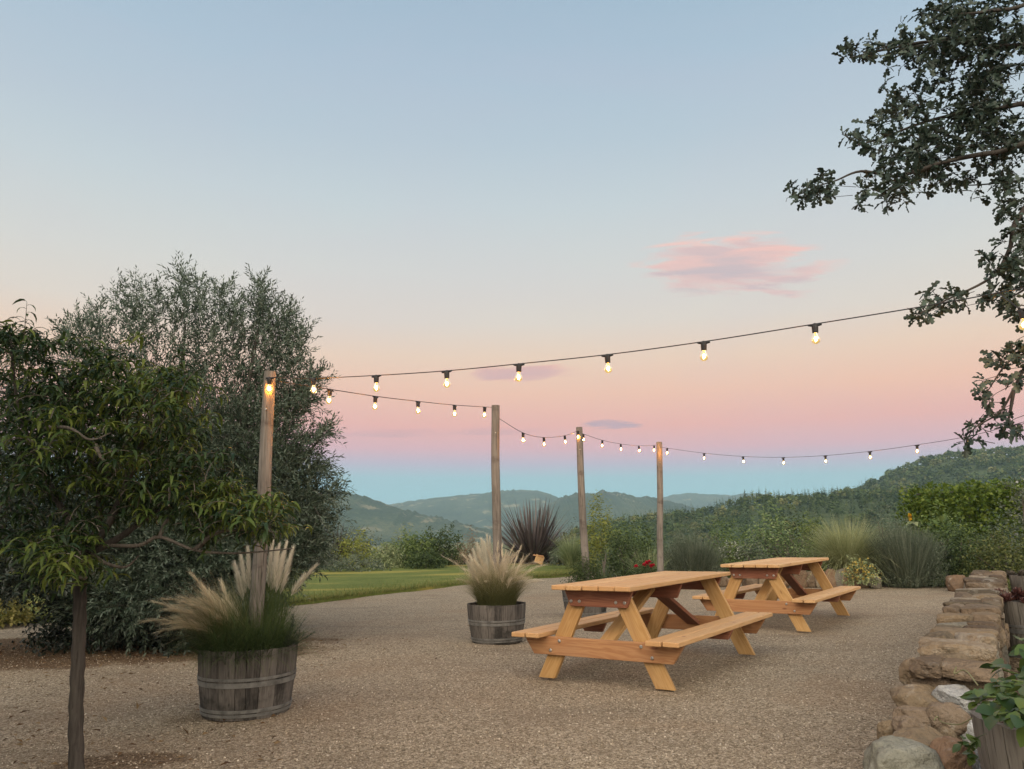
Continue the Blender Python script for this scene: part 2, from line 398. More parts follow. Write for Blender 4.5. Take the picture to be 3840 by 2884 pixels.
# ------------------------------------------------------------------ terrain
def gravelmat():
    m, t, out = newmat('crushed gravel')
    tc = t.new('ShaderNodeTexCoord'); v = tc.outputs['Object']
    vo = t.new('ShaderNodeTexVoronoi'); t.l.new(v, vo.inputs['Vector']); vo.inputs['Scale'].default_value = 125
    vo2 = t.new('ShaderNodeTexVoronoi'); t.l.new(v, vo2.inputs['Vector']); vo2.inputs['Scale'].default_value = 62
    sep = t.new('ShaderNodeSeparateColor'); t.l.new(vo.outputs['Color'], sep.inputs[0])
    sep2 = t.new('ShaderNodeSeparateColor'); t.l.new(vo2.outputs['Color'], sep2.inputs[0])
    r = t.math('ADD', t.math('MULTIPLY', sep.outputs[0], .6), t.math('MULTIPLY', sep2.outputs[1], .4))
    col = t.ramp(r, [(.08, (.092, .075, .052, 1)), (.35, (.212, .172, .121, 1)), (.62, (.312, .260, .187, 1)), (.92, (.52, .46, .365, 1))])
    warm = t.noise(v, .55, 4, .6, .6)
    col = t.mix(t.math('MULTIPLY', t.smooth(warm, .48, .72), .55), col, t.mix(.6, col, (.25, .165, .10, 1)))
    trk = t.noise(t.mapping(v, (.35, 1.1, 1), (0, 0, 0), (0, 0, .5)), 1.6, 4, .6, .5)
    col = t.mix(t.math('MULTIPLY', t.smooth(trk, .47, .70), .5), col, t.mix(.6, col, (.135, .108, .082, 1)))
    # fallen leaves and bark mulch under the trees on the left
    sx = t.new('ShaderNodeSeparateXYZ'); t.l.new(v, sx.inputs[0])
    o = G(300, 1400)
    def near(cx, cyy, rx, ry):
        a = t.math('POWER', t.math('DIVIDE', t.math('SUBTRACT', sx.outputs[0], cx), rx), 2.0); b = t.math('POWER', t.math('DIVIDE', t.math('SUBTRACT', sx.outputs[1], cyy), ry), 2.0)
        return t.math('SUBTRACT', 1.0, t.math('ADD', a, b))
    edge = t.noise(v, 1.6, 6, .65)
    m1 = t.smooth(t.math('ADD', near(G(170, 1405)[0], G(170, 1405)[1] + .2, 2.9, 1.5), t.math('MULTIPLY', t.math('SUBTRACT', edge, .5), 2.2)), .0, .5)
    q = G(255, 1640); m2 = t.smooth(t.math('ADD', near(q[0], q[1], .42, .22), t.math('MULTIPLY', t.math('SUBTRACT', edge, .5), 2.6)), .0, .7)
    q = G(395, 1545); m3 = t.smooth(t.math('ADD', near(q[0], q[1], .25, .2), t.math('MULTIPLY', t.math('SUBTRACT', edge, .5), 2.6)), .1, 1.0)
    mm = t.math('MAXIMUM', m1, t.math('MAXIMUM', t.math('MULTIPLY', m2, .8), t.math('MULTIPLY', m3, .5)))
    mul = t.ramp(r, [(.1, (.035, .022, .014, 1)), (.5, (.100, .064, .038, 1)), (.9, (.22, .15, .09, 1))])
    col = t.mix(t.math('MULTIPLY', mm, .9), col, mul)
    h = t.math('ADD', t.math('MULTIPLY', vo.outputs['Distance'], -1.0), t.math('MULTIPLY', t.noise(v, 9, 4, .6), 1.4))
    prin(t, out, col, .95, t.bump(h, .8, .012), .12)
    return m
GRAVEL = gravelmat()
def sheet(name, outline, z, mat, sub=0, kind='structure'):
    bm = bmesh.new(); vs = [bm.verts.new((x, y, z)) for x, y in outline]; f = bm.faces.new(vs)
    if f.normal.z < 0: f.normal_flip()
    me = bpy.data.meshes.new(name); bm.to_mesh(me); bm.free(); me.materials.append(mat)
    o = bpy.data.objects.new(name, me); C.objects.link(o); return tag(o, kind=kind)
# near yard: a grid with soft unevenness
def gridmesh(name, xs, ys, zf, mat, smooth=True):
    X, Y = np.meshgrid(xs, ys); Z = zf(X, Y); v = np.stack([X, Y, Z], -1).reshape(-1, 3); nx, ny = len(xs), len(ys)
    i = np.arange(nx - 1)[None] + np.arange(ny - 1)[:, None] * nx
    f = np.stack([i, i + 1, i + nx + 1, i + nx], -1).reshape(-1, 4)
    return Buf().add(v, f, 0, None, smooth).build(name, mat)
def yard_z(X, Y):
    return .012 * np.sin(X * 1.9 + Y * .7) * np.sin(Y * 1.3 - X * .4) + .006 * np.sin(X * 5.1 + 1) * np.sin(Y * 4.3) - .012
yard = gridmesh('gravel_yard', np.linspace(-16, 16, 160), np.linspace(-6, 30, 180), yard_z, GRAVEL); tag(yard, kind='structure')
def meadowmat(name, a, b, c, sc=.05):
    m, t, out = newmat(name); tc = t.new('ShaderNodeTexCoord'); v = tc.outputs['Object']
    n = t.noise(v, sc, 6, .65); n2 = t.noise(v, sc * 9, 5, .7)
    k = t.math('ADD', t.math('MULTIPLY', n, .6), t.math('MULTIPLY', n2, .4))
    col = t.ramp(k, [(.32, a), (.5, b), (.68, c)])
    prin(t, out, col, .95, t.bump(n2, .6, 1.0 if sc < .03 else .1), .1); return m
MEADOW = meadowmat('dry meadow', (.07, .085, .03, 1), (.13, .14, .055, 1), (.20, .17, .08, 1), .04)
def terr_z(X, Y):
    d = np.clip((Y - 36) / 200, 0, 1); return -.15 - 10 * d * d * (3 - 2 * d)
terrain = gridmesh('terrain', np.linspace(-6000, 6000, 61), np.concatenate([[-60, -10, 20, 36], np.linspace(45, 260, 20), [400, 800, 2000, 4000, 6500]]), terr_z, MEADOW); tag(terrain, kind='structure')
def lawnmat():
    m, t, out = newmat('mown lawn'); tc = t.new('ShaderNodeTexCoord'); v = tc.outputs['Object']
    n = t.noise(v, .7, 5, .65); n2 = t.noise(v, 14, 4, .7); n3 = t.noise(t.mapping(v, (.16, .55, 1)), 1.0, 3, .5, .4)
    col = t.ramp(t.math('ADD', t.math('MULTIPLY', n, .5), t.math('MULTIPLY', n2, .5)), [(.3, (.055, .078, .022, 1)), (.5, (.115, .145, .040, 1)), (.7, (.19, .20, .065, 1))])
    col = t.mix(t.math('MULTIPLY', t.smooth(n3, .50, .66), .7), col, (.34, .28, .075, 1))
    prin(t, out, col, .95, t.bump(n2, 1.0, .05), .1); return m
LAWN = lawnmat()
edge_px = [(-330, 1352), (0, 1345), (200, 1340), (420, 1330), (560, 1316), (640, 1307), (760, 1291), (900, 1275), (1050, 1258), (1150, 1250), (1230, 1243), (1300, 1229)]
edge = [G(*p)[:2] for p in edge_px]
ed = spline([np.append(e, 0) for e in edge], 8)[:, :2]
far = [(2.9, 29.0), (3.0, 38), (-32, 38)]
outl = [tuple(e) for e in ed] + far
def slab(name, outline, z0, z1, mat):
    bm = bmesh.new(); vs = [bm.verts.new((x, y, z1)) for x, y in outline]; f = bm.faces.new(vs)
    if f.normal.z < 0: f.normal_flip()
    r = bmesh.ops.extrude_face_region(bm, geom=[f])
    tops = [f2 for f2 in r['geom'] if isinstance(f2, bmesh.types.BMFace)]
    for g in r['geom']:
        if isinstance(g, bmesh.types.BMVert): g.co.z = z0
    bmesh.ops.recalc_face_normals(bm, faces=bm.faces[:])
    me = bpy.data.meshes.new(name); bm.to_mesh(me); bm.free(); me.materials.append(mat)
    o = bpy.data.objects.new(name, me); C.objects.link(o); return o
tag(slab('lawn', outl, -.1, .045, LAWN), kind='structure')
GRASS = leafmat('lawn grass blades', [(.065, .095, .026, 1), (.11, .145, .04, 1), (.17, .185, .06, 1), (.26, .22, .08, 1)], .3, .7, .15)
def lawn_grass():
    b = Buf(); n = 26000
    # along the cut edge and the near part of the lawn
    i = RNG.integers(0, len(ed) - 1, n); tt = RNG.random(n)[:, None]; p = ed[i] * (1 - tt) + ed[i + 1] * tt
    dn = RNG.exponential(1.0, n) ; dn[:9000] = RNG.uniform(-.05, .12, 9000)
    base = np.column_stack([p[:, 0] + dn * .12, p[:, 1] + dn, np.full(n, .03)])
    sc = 1 + base[:, 1] * .02
    blades(b, base, RNG.uniform(0, 6.28, n), RNG.uniform(0, .5, n), RNG.uniform(.03, .075, n) * sc, RNG.uniform(.2, 1.0, n), .006 * sc, 2)
    tag(b.build('lawn_grass', GRASS), 'short mown grass along the edge of the lawn', 'grass', kind='stuff')
lawn_grass()
# garden bed soil behind yard and lawn
tag(slab('garden_soil', [(-34, 30.5), (-6, 30), (1.6, 29.3), (2.9, 25), (3.4, 19), (5.5, 17.0), (8.5, 15.6), (11.5, 13.6), (18, 12.6), (24, 34), (10, 37), (-34, 37)], -.2, .10, SOIL), kind='structure')

# hills: each a ridge with its own distance
def hillmat(name, cols, sc, clear=None):
    m, t, out = newmat(name); tc = t.new('ShaderNodeTexCoord'); v = tc.outputs['Object']
    n = t.noise(v, sc, 6, .65, .3); n2 = t.noise(v, sc * 14, 4, .7)
    k = t.math('ADD', t.math('MULTIPLY', n, .55), t.math('MULTIPLY', n2, .45))
    col = t.ramp(k, [(.33 + .34 * i / (len(cols) - 1), c) for i, c in enumerate(cols)])
    if clear:
        col = t.mix(t.math('MULTIPLY', t.smooth(t.noise(v, sc * 1.7, 3, .5, .5), .60, .68), clear[0]), col, clear[1])
    prin(t, out, col, .95, t.bump(n2, .8, 4.0), .05); return m
FORESTCOL = [(.034, .052, .026, 1), (.066, .090, .042, 1), (.115, .135, .064, 1)]
def hill(name, prof, D, half, base, mat, nx=420, ny=26, amp=.07, fringe=0):
    px = np.array([p[0] for p in prof], float); py = np.array([p[1] for p in prof], float)
    xs = np.array([P(a, b, D)[0] for a, b in prof]); zs = np.array([P(a, b, D)[2] for a, b in prof])
    X = np.linspace(xs[0], xs[-1], nx); Zr = np.interp(X, xs, zs)
    k = np.hanning(2 * (nx // 60) + 3); k /= k.sum(); Zr = np.convolve(np.pad(Zr, len(k) // 2, mode='edge'), k, 'valid')
    Zr = Zr + fringe * np.abs(RNG.normal(0, 1, nx)) * (.4 + np.abs(np.sin(np.arange(nx) * .05)))
    T = np.linspace(-1, 1, ny)
    def surf(x, t):
        zr = np.interp(x, X, Zr); prof_ = np.cos(np.clip(t, -1, 1) * math.pi / 2) ** 1.3
        return base + (zr - base) * prof_
    GX, GT = np.meshgrid(X, T); Z = surf(GX, GT)
    nz = np.array([mnoise.fractal(Vector((x / half * 2.2, t_ * 2.2 + D, 0)), 1.0, 2.0, 4) for x, t_ in zip(GX.ravel(), GT.ravel())]).reshape(GX.shape)
    Z = Z + nz * amp * (Zr.max() - base) * (1 - np.exp(-(GT / .12) ** 2))
    v = np.stack([GX, D + GT * half, Z], -1).reshape(-1, 3)
    i = np.arange(nx - 1)[None] + np.arange(ny - 1)[:, None] * nx
    f = np.stack([i, i + 1, i + nx + 1, i + nx], -1).reshape(-1, 4)
    o = Buf().add(v, f, 0, None, True).build(name, mat); tag(o, kind='structure')
    return lambda x, t: np.interp(x, X, Zr) * 0 + surf(x, t), X
H1 = hillmat('wooded hill', FORESTCOL, .012)
H2 = hillmat('distant wooded hill', [(.018, .031, .022, 1), (.046, .066, .040, 1), (.12, .126, .072, 1)], .009, (.75, (.25, .22, .14, 1)))
hill('blue_ridge', [(-900, 1075), (300, 1085), (820, 1094), (855, 1090), (950, 1077), (1060, 1068), (1110, 1061), (1175, 1063), (1195, 1072), (1212, 1082), (1300, 1100), (1400, 1110), (1700, 1140)], 2800, 900, -11, H2, nx=700, fringe=2.0)
hill('far_ridge', [(1250, 1100), (1390, 1084), (1430, 1075), (1470, 1069), (1540, 1071), (1570, 1073), (1610, 1066), (1700, 1075), (1900, 1100), (2600, 1100)], 3400, 700, -11, H2, nx=500, fringe=2.5)
hill('middle_ridge', [(1080, 1145), (1160, 1105), (1205, 1082), (1235, 1071), (1290, 1066), (1330, 1068), (1390, 1080), (1440, 1092), (1520, 1110), (1700, 1130)], 1900, 500, -11, H2, nx=400, fringe=3.0)
hill('left_hill', [(-1400, 1040), (200, 1050), (600, 1055), (740, 1068), (790, 1080), (850, 1097), (930, 1125), (1040, 1150), (1120, 1160)], 1400, 500, -11, H2, nx=700, fringe=2.0)
surfE, XE = hill('forest_hill', [(1150, 1180), (1230, 1164), (1290, 1142), (1400, 1126), (1500, 1118), (1560, 1104), (1610, 1088), (1650, 1086), (1700, 1090), (1740, 1086), (1800, 1078), (1850, 1082), (1900, 1070), (2000, 1062), (2300, 1062), (3200, 1060)], 400, 170, -11, H1)
surfF, XF = hill('hillside', [(1660, 1100), (1760, 1088), (1850, 1066), (1900, 1042), (1950, 1020), (2000, 1000), (2060, 990), (2130, 986), (2212, 980), (2400, 970), (3400, 990)], 620, 230, -11, H1)
# forest on the two near hills, one mass
CONIFER = leafmat('conifer foliage', [(.032, .052, .026, 1), (.064, .094, .042, 1), (.105, .135, .058, 1)], .2, .8, .1, along=[(0, (.014, .028, .018, 1)), (.5, (.066, .104, .040, 1)), (.8, (.105, .150, .054, 1)), (1, (.18, .20, .08, 1))])
BROAD = leafmat('oak wood foliage', [(.055, .080, .030, 1), (.092, .122, .044, 1), (.15, .165, .065, 1)], .25, .8, .1, along=[(0, (.038, .066, .026, 1)), (.5, (.088, .128, .042, 1)), (.8, (.135, .170, .056, 1)), (1, (.21, .21, .09, 1))])
def conifer(b, pos, h, r, n=110, mi=0):
    z = RNG.random(n) ** .9; a = RNG.uniform(0, 6.28, n); rr = r * (1 - z) ** .85 * RNG.uniform(.55, 1.1, n)
    o = np.column_stack([np.cos(a), np.sin(a), np.zeros(n)]); p = pos + np.column_stack([o[:, 0] * rr * .35, o[:, 1] * rr * .35, h * (.08 + .9 * z)])
    d = o * 1.0; d[:, 2] = RNG.uniform(-.5, .15, n); M = frames(d) * (rr * .85 + r * .10)[:, None, None]
    b.inst([(0, -.22, 0), (.55, -.38, -.05), (1, 0, -.12), (.55, .38, -.05), (0, .22, 0)], [(0, 1, 2, 3, 4)], M, p, mi, tt=[RNG.uniform(.02, 1)] * 5)
def broad(b, pos, h, r, n=90, mi=1):
    d = unit(n, -.35); k = RNG.uniform(.6, 1.05, n)[:, None]; p = pos + d * k * np.array([r, r, h * .5]) + np.array([0, 0, h * .5])
    M = frames(unit(n)) * (r * RNG.uniform(.22, .42, n))[:, None, None]
    b.inst([(-.6, -.4, 0), (.1, -.6, .1), (.7, 0, 0), (.1, .6, .1), (-.6, .4, 0)], [(0, 1, 2, 3, 4)], M, p, mi, tt=[RNG.uniform(.02, 1)] * 5)
def forest(name, surf, X, D, half, xr, n, tr, hs, pc, label):
    b = Buf(); xs = RNG.uniform(xr[0], xr[1], n); ts = RNG.uniform(tr[0], tr[1], n)
    for x, t in zip(xs, ts):
        z = float(surf(np.array([x]), np.array([t]))[0]); p = np.array([x, D + t * half, z - .3]); h = RNG.uniform(*hs)
        if RNG.random() < pc: conifer(b, p, h * RNG.uniform(.8, 1.45), h * .17, 80)
        else: broad(b, p, h * .8, h * .42, 60)
    tag(b.build(name, [CONIFER, BROAD]), label, 'forest', kind='stuff')
def xat(px, D): return P(px, 1100, D)[0]
forest('conifer_woods', surfE, XE, 400, 170, (xat(1215, 400), xat(2150, 400)), 1500, (-.8, .04), (3.6, 6.6), .75, 'dark mixed wood of conifers and oaks on the nearer slope')
def ridge_conifers():
    b = Buf()
    for _ in range(120):
        px = RNG.uniform(1545, 1880) if RNG.random() < .7 else RNG.uniform(1290, 1560); x = xat(px, 400); t = RNG.uniform(-.10, .01); z = float(surfE(np.array([x]), np.array([t]))[0]); conifer(b, np.array([x, 400 + t * 170, z - .3]), RNG.uniform(4.5, 8.0), 1.15, 90)
    tag(b.build('ridge_conifers', CONIFER), 'band of dark pointed conifers along the ridge line', 'forest', kind='stuff')
ridge_conifers()
forest('hillside_woods', surfF, XF, 620, 230, (xat(1800, 620), xat(2330, 620)), 900, (-.6, .03), (5.5, 9), .2, 'oak wood covering the round hill at the right')
# trees that stand out on the skyline
sky_trees = [(1808, 1049, 9.5, 'slim dark conifer, taller of two side by side on the ridge'), (1795, 1054, 8, 'shorter dark conifer beside the tallest one on the ridge'), (1710, 1052, 7, 'lone thin bare conifer standing on the ridge dip'),
             (1858, 1056, 6.5, 'small conifer where the ridge meets the round hill'), (1608, 1056, 9, 'pointed conifer at the left start of the wooded ridge'), (1638, 1060, 8, 'narrow conifer, second on the left wooded ridge'), (1660, 1063, 8, 'conifer just right of the ridge middle, with flat wide base')]
for px, py, hh, lb in sky_trees:
    top = P(px, py, 400); root = empty('conifer_tree', (top[0], top[1], top[2] - hh), 0, lb, 'tree', 'conifers on the skyline')
    thin = px == 1710
    b = Buf(); conifer(b, np.zeros(3), hh, hh * (.10 if thin else .2), 60 if thin else 130); b.build('crown', CONIFER, root)
    v, f = tube([(0, 0, -3), (0, 0, hh * .5), (0, 0, hh * .97)], [.22, .14, .03], 6); Buf().add(v, f).build('trunk', BARK, root)
for px, py, hh, lb in [(2083, 978, 11, 'lone tree rising on the round hilltop left of the oak leaves'), (2150, 975, 10, 'dark conifer on the round hilltop at the far right'), (2195, 968, 12, 'tallest conifer on the round hilltop at the frame edge')]:
    top = P(px, py, 620); root = empty('conifer_tree', (top[0], top[1], top[2] - hh), 0, lb, 'tree', 'conifers on the skyline')
    b = Buf(); conifer(b, np.zeros(3), hh, hh * .24, 130); b.build('crown', CONIFER, root)
    v, f = tube([(0, 0, -3), (0, 0, hh * .5), (0, 0, hh * .97)], [.25, .16, .03], 6); Buf().add(v, f).build('trunk', BARK, root)
# two white houses far off on the left hill
WHITE = plain('white render', (.75, .75, .72, 1), .8); ROOFM = plain('grey roof', (.25, .24, .24, 1), .8)
for px, py, lb in [(1122, 1131, 'upper of two tiny white houses on the far hill'), (1131, 1137, 'lower of two tiny white houses on the far hill')]:
    p = P(px, py, 2050); root = empty('farmhouse', p, .4, lb, 'house', 'white houses on the far hill')
    v, f = bbox(9, 6, 5, 0); Buf().add(v + np.array([0, 0, 2.5]), f).build('wall', WHITE, root)
    v, f = prism([(-3.5, 5.01), (3.5, 5.01), (0, 7.2)], 10, 0); Buf().add(v[:, [1, 0, 2]], f).build('roof', ROOFM, root)
# evening haze
def haze():
    v, f = bbox(12200, 6700, 178, 0); o = Buf().add(v + np.array([0, 3250, -12 + 89.0]), f)
    m, t, out = newmat('haze air'); pv = t.new('ShaderNodeVolumePrincipled'); pv.inputs['Color'].default_value = (.52, .76, .92, 1); pv.inputs['Density'].default_value = HAZE_D
    pv.inputs['Anisotropy'].default_value = 0
    t.l.new(pv.outputs[0], out.inputs['Volume'])
    tag(o.build('haze', m), 'thin blue evening haze over the valley', 'haze', kind='stuff')
HAZE_D = .00020
haze()
# ------------------------------------------------------------------ picnic tables
TZ, TW, TL = .74, .702, 2.237
BZ, B1, B2, BL = .366, .453, .718, 2.297
LU = .935
def picnic_table(loc, yaw, label):
    root = empty('picnic_table', (loc[0], loc[1], 0), -yaw, label, 'picnic table', 'picnic tables on the gravel')
    XY = (0, 0, math.pi / 2)                       # long axis of a board (local X) turned along the table
    b = Buf(); pw = TW / 5
    for i in range(5):
        l = TL + random.uniform(-.012, .012); v, f = bbox(l, pw - .010, .036, .005)
        b.add(v + np.array([random.uniform(-.006, .006), -TW / 2 + pw * (i + .5), random.uniform(-.001, .001)]), f)
    b.build('tabletop', WOOD_TOP, root, (0, 0, TZ - .018), XY)
    for s in (-1, 1):
        b = Buf(); bw = (B2 - B1) / 2
        for i in range(2):
            v, f = bbox(BL + random.uniform(-.01, .01), bw - .011, .036, .005)
            b.add(v + np.array([random.uniform(-.006, .006), (i - .5) * bw, random.uniform(-.001, .001)]), f)
        b.build('seat', WOOD_TOP, root, (s * (B1 + B2) / 2, 0, BZ - .018), XY)
        v, f = prism([(-.13, .038), (.13, .038), (.09, -.038), (-.09, -.038)], .038, .003)
        Buf().add(v, f).build('seat_cleat', WOOD_RED_SHADED, root, (s * (B1 + B2) / 2, 0, BZ - .036 - .039))
    beam = Buf(); v, f = prism([(-.695, .069), (.695, .069), (.60, -.071), (-.60, -.071)], .038, .003); beam.add(v, f); beam_me = beam.mesh('seat_beam', WOOD_RED)
    cl = Buf(); v, f = prism([(-.30, .064), (.30, .064), (.245, -.066), (-.245, -.066)], .038, .003); cl.add(v, f); cl_me = cl.mesh('top_cleat', WOOD_RED_SHADED)
    bolt = Buf(); v, f = lathe([(0, 0), (.013, 0), (.013, .007), (.009, .011), (0, .012)], 8); bolt.add(v[:, [0, 2, 1]] * np.array([1, -1, 1]), f); bolt_me = bolt.mesh('bolt', STEEL)
    # legs: sheared so that foot and head are cut level
    ht = .703; vo, vi = .587, .437; sl = .512 - .157
    leg = Buf(); v, f = prism([(-.075 + .512, 0), (.075 + .512, 0), (.075 + .157 - .0, ht), (-.075 + .157, ht)], .038, .003)
    # turn it so that local X runs along the grain
    ang = math.atan2(ht, -(sl)); ca, sa = math.cos(ang), math.sin(ang)
    piv = np.array([.512, 0, 0]); q = v - piv; loc_v = np.stack([q[:, 0] * ca + q[:, 2] * sa, q[:, 1], -q[:, 0] * sa + q[:, 2] * ca], -1)
    leg.add(loc_v, f); leg_me = leg.mesh('leg', WOOD_LEG)
    for e in (-1, 1):
        share('seat_beam', beam_me, root, (0, e * (LU + .039), BZ - .036 - .070))
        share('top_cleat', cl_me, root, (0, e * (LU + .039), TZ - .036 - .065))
        for s in (-1, 1):
            o = share('leg', leg_me, root, (s * .512, e * LU, .001))
            R = Matrix(((s * ca, 0, -s * sa), (0, 1, 0), (sa, 0, ca)))
            if s < 0:   # mirror by turning half way round the vertical
                R = Matrix.Rotation(math.pi, 3, 'Z') @ Matrix(((ca, 0, -sa), (0, 1, 0), (sa, 0, ca)))
            else: R = Matrix(((ca, 0, -sa), (0, 1, 0), (sa, 0, ca)))
            o.rotation_euler = R.to_euler()
            for dx, z in ((.16, .612), (.235, .612)):
                share('bolt', bolt_me, root, (s * dx, e * (LU + .0583), z), (0, 0, 0 if e < 0 else math.pi))
            for dx, z in ((.335, .30), (.42, .225)):
                share('bolt', bolt_me, root, (s * (dx + .02), e * (LU + .0583), z), (0, 0, 0 if e < 0 else math.pi))
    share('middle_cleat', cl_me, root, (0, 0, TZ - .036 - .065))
    # diagonal braces from the middle cleat down to the seat beams
    for e in (-1, 1):
        a = np.array([0, e * .045, .655]); c = np.array([0, e * (LU + .010), .262]); d = c - a; L = np.linalg.norm(d)
        v, f = bbox(L, .125, .036, .003); o = Buf().add(v, f).build('brace', WOOD_LEG if e < 0 else WOOD_RED_SHADED, root, (a + c) / 2)
        x = Vector(d / L); y = Vector((1, 0, 0)); z = x.cross(y); o.rotation_euler = Matrix((x, y, z)).transposed().to_euler()
    return root
picnic_table((1.191, 7.10), .596, 'nearer wooden picnic table with attached benches on the open gravel')
picnic_table((3.358, 10.196), .614, 'farther wooden picnic table standing in front of the stone edged flower bed')
# ------------------------------------------------------------------ half barrels
def barrel(loc, rt, rb, h, label, mat=BARREL, tilt=(0, 0), hoops=None, rz=0, soil=True, n=22):
    root = empty('half_barrel', loc, rz, label, 'barrel planter', 'half barrel planters'); root.rotation_euler = (tilt[0], tilt[1], rz)
    b = Buf(); a0 = 0; ws = RNG.uniform(.7, 1.3, n); ws = ws / ws.sum() * 2 * math.pi
    def rad(t): return rb + (rt - rb) * (1 - (1 - t) ** 1.6)
    for k in range(n):
        g = .006; a = np.linspace(a0 + g, a0 + ws[k] - g, 4); a0 += ws[k]; dr = random.uniform(-.002, .002); dz = random.uniform(-.004, .003)
        vs = []; ts = np.linspace(0, 1, 7)
        for t in ts:
            R = rad(t) + dr; z = t * h + (dz if t == 1 else 0)
            vs += [(R * math.cos(x), R * math.sin(x), z) for x in a] + [((R - .026) * math.cos(x), (R - .026) * math.sin(x), z) for x in a[::-1]]
        m = 8; f = []
        for i in range(len(ts) - 1):
            for j in range(m): f.append([i * m + j, i * m + (j + 1) % m, (i + 1) * m + (j + 1) % m, (i + 1) * m + j])
        f.append(list(range(m))[::-1]); f.append([(len(ts) - 1) * m + j for j in range(m)])
        b.add(vs, f)
    b.build('staves', mat, root)
    for z0, z1 in hoops or ((.04, .085), (.10, .15), (.47, .545), (.565, .61)):
        pr = [(rad(z0) + .0015, z0 * h), (rad(z0) + .0055, z0 * h + .001), (rad(z1) + .0055, z1 * h - .001), (rad(z1) + .0015, z1 * h)]
        v, f = lathe(pr, 48); Buf().add(v, f, smooth=False).build('hoop', HOOP, root)
    if soil:
        zz = h * .86; v, f = lathe([(0, zz + .02), (rt * .5, zz + .015), (rt - .03, zz)], 32)
        Buf().add(v, f[:], smooth=True).build('soil', SOIL, root)
    return root
c1 = G(520, 1557); c1 = np.array([c1[0], c1[1] + .27, 0]); c1[0] = P(534, 1480, c1[1])[0]
c2 = G(1066, 1393); c2 = np.array([c2[0], c2[1] + .27, 0]); c2[0] = P(1073, 1330, c2[1])[0]
c3 = np.array([P(1264, 1290, 11.2)[0], 11.2, 0])
barrel(c1, .327, .283, .43, 'large grey half barrel with grasses and a pole, nearest on the left', tilt=(0, 0))
barrel(c2, .322, .268, .40, 'grey half barrel with a pale grass fountain, left of the nearer table', rz=1.1)
barrel(c3, .325, .27, .43, 'half barrel mostly hidden behind the nearer picnic table', rz=2.0)
# ------------------------------------------------------------------ poles
def pole(base, top, r0, r1, label, lean=0):
    base = np.array(base); top = np.array(top); d = top - base
    root = empty('wooden_pole', base, 0, label, 'pole', 'weathered poles carrying the light strings')
    pts = [d * t + np.array([.006 * math.sin(t * 7 + base[0]), .004 * math.cos(t * 5), 0]) for t in np.linspace(0, 1, 14)]
    v, f = tube(pts, np.linspace(r0, r1, 14), 14, True, .03); Buf().add(v, f, smooth=False).build('shaft', POLE, root)
    v, f = tube([d * .86 + np.array([0, -r1 * 1.05, 0]), d * .86 + np.array([0, -r1 * 1.05 - .02, 0])], .006, 6); Buf().add(v, f).build('hook', STEEL, root)
    return top
tops = []
tops.append(pole((c1[0] + .03, c1[1] + .02, .30), P(585, 803, c1[1] + .02), .052, .042, 'weathered pole rising from the nearest barrel, bulb glowing at its top'))
tops.append(pole((P(1074, 1250, c2[1] + .03)[0], c2[1] + .03, .3), P(1070, 876, c2[1] + .03), .053, .047, 'cracked weathered pole in the barrel left of the nearer table'))
tops.append(pole((P(1266, 1240, 11.2)[0], 11.22, .3), P(1250, 923, 11.22), .056, .047, 'slightly leaning pole behind the nearer table, in front of the yellow green shrub'))
tops.append(pole((P(1424, 1215, 14.8)[0], 14.8, 0), P(1424, 955, 14.8), .060, .055, 'farthest pole, bare and grey, in front of the lavender at the bed'))
# ------------------------------------------------------------------ string lights
def emis(name, col, st):
    m, t, out = newmat(name); e = t.new('ShaderNodeEmission'); e.inputs[0].default_value = col; e.inputs[1].default_value = st
    t.l.new(e.outputs[0], out.inputs[0]); return m
BULB = emis('warm glowing bulb', (1.0, .74, .38, 1), 2.6)
HOT = emis('hot filament core', (1.0, .40, .07, 1), 2400.0)
def glass():
    m, t, out = newmat('bulb glass'); e = t.new('ShaderNodeEmission'); e.inputs[0].default_value = (1, .66, .22, 1); e.inputs[1].default_value = .55
    tr = t.new('ShaderNodeBsdfTransparent'); tr.inputs[0].default_value = (.72, .58, .34, 1); gl = t.new('ShaderNodeBsdfGlossy'); gl.inputs['Roughness'].default_value = .05
    fr = t.new('ShaderNodeLayerWeight'); fr.inputs[0].default_value = .35
    mx = t.new('ShaderNodeMixShader'); t.l.new(fr.outputs['Fresnel'], mx.inputs[0]); t.l.new(tr.outputs[0], mx.inputs[1]); t.l.new(gl.outputs[0], mx.inputs[2])
    ad = t.new('ShaderNodeAddShader'); t.l.new(mx.outputs[0], ad.inputs[0]); t.l.new(e.outputs[0], ad.inputs[1]); t.l.new(ad.outputs[0], out.inputs[0]); return m
GLASS = glass()
def bulbmeshes():
    v, f = lathe([(0, .012), (.008, .012), (.010, .004), (.016, 0), (.017, -.012), (.0155, -.040), (.013, -.042), (0, -.042)], 12)
    b = Buf().add(v, f, smooth=False)
    v2, f2 = tube([(-.035, 0, .004), (-.012, 0, .002), (.012, 0, .002), (.035, 0, .004)], [.005, .009, .009, .005], 8); b.add(v2, f2)
    hold = b.mesh('lamp_holder', BLACK)
    g = Buf(); v, f = lathe([(.011, -.040), (.012, -.050), (.021, -.068), (.0235, -.080), (.019, -.094), (.008, -.1015), (0, -.102)], 16); g.add(v, f, smooth=True)
    gm = g.mesh('bulb', GLASS)
    v, f = ico(2); fl = Buf().add(v * np.array([.0065, .0065, .012]) + np.array([0, 0, -.074]), f, smooth=True).mesh('filament', HOT)
    return hold, gm, fl
HOLD, GL, FIL = bulbmeshes()
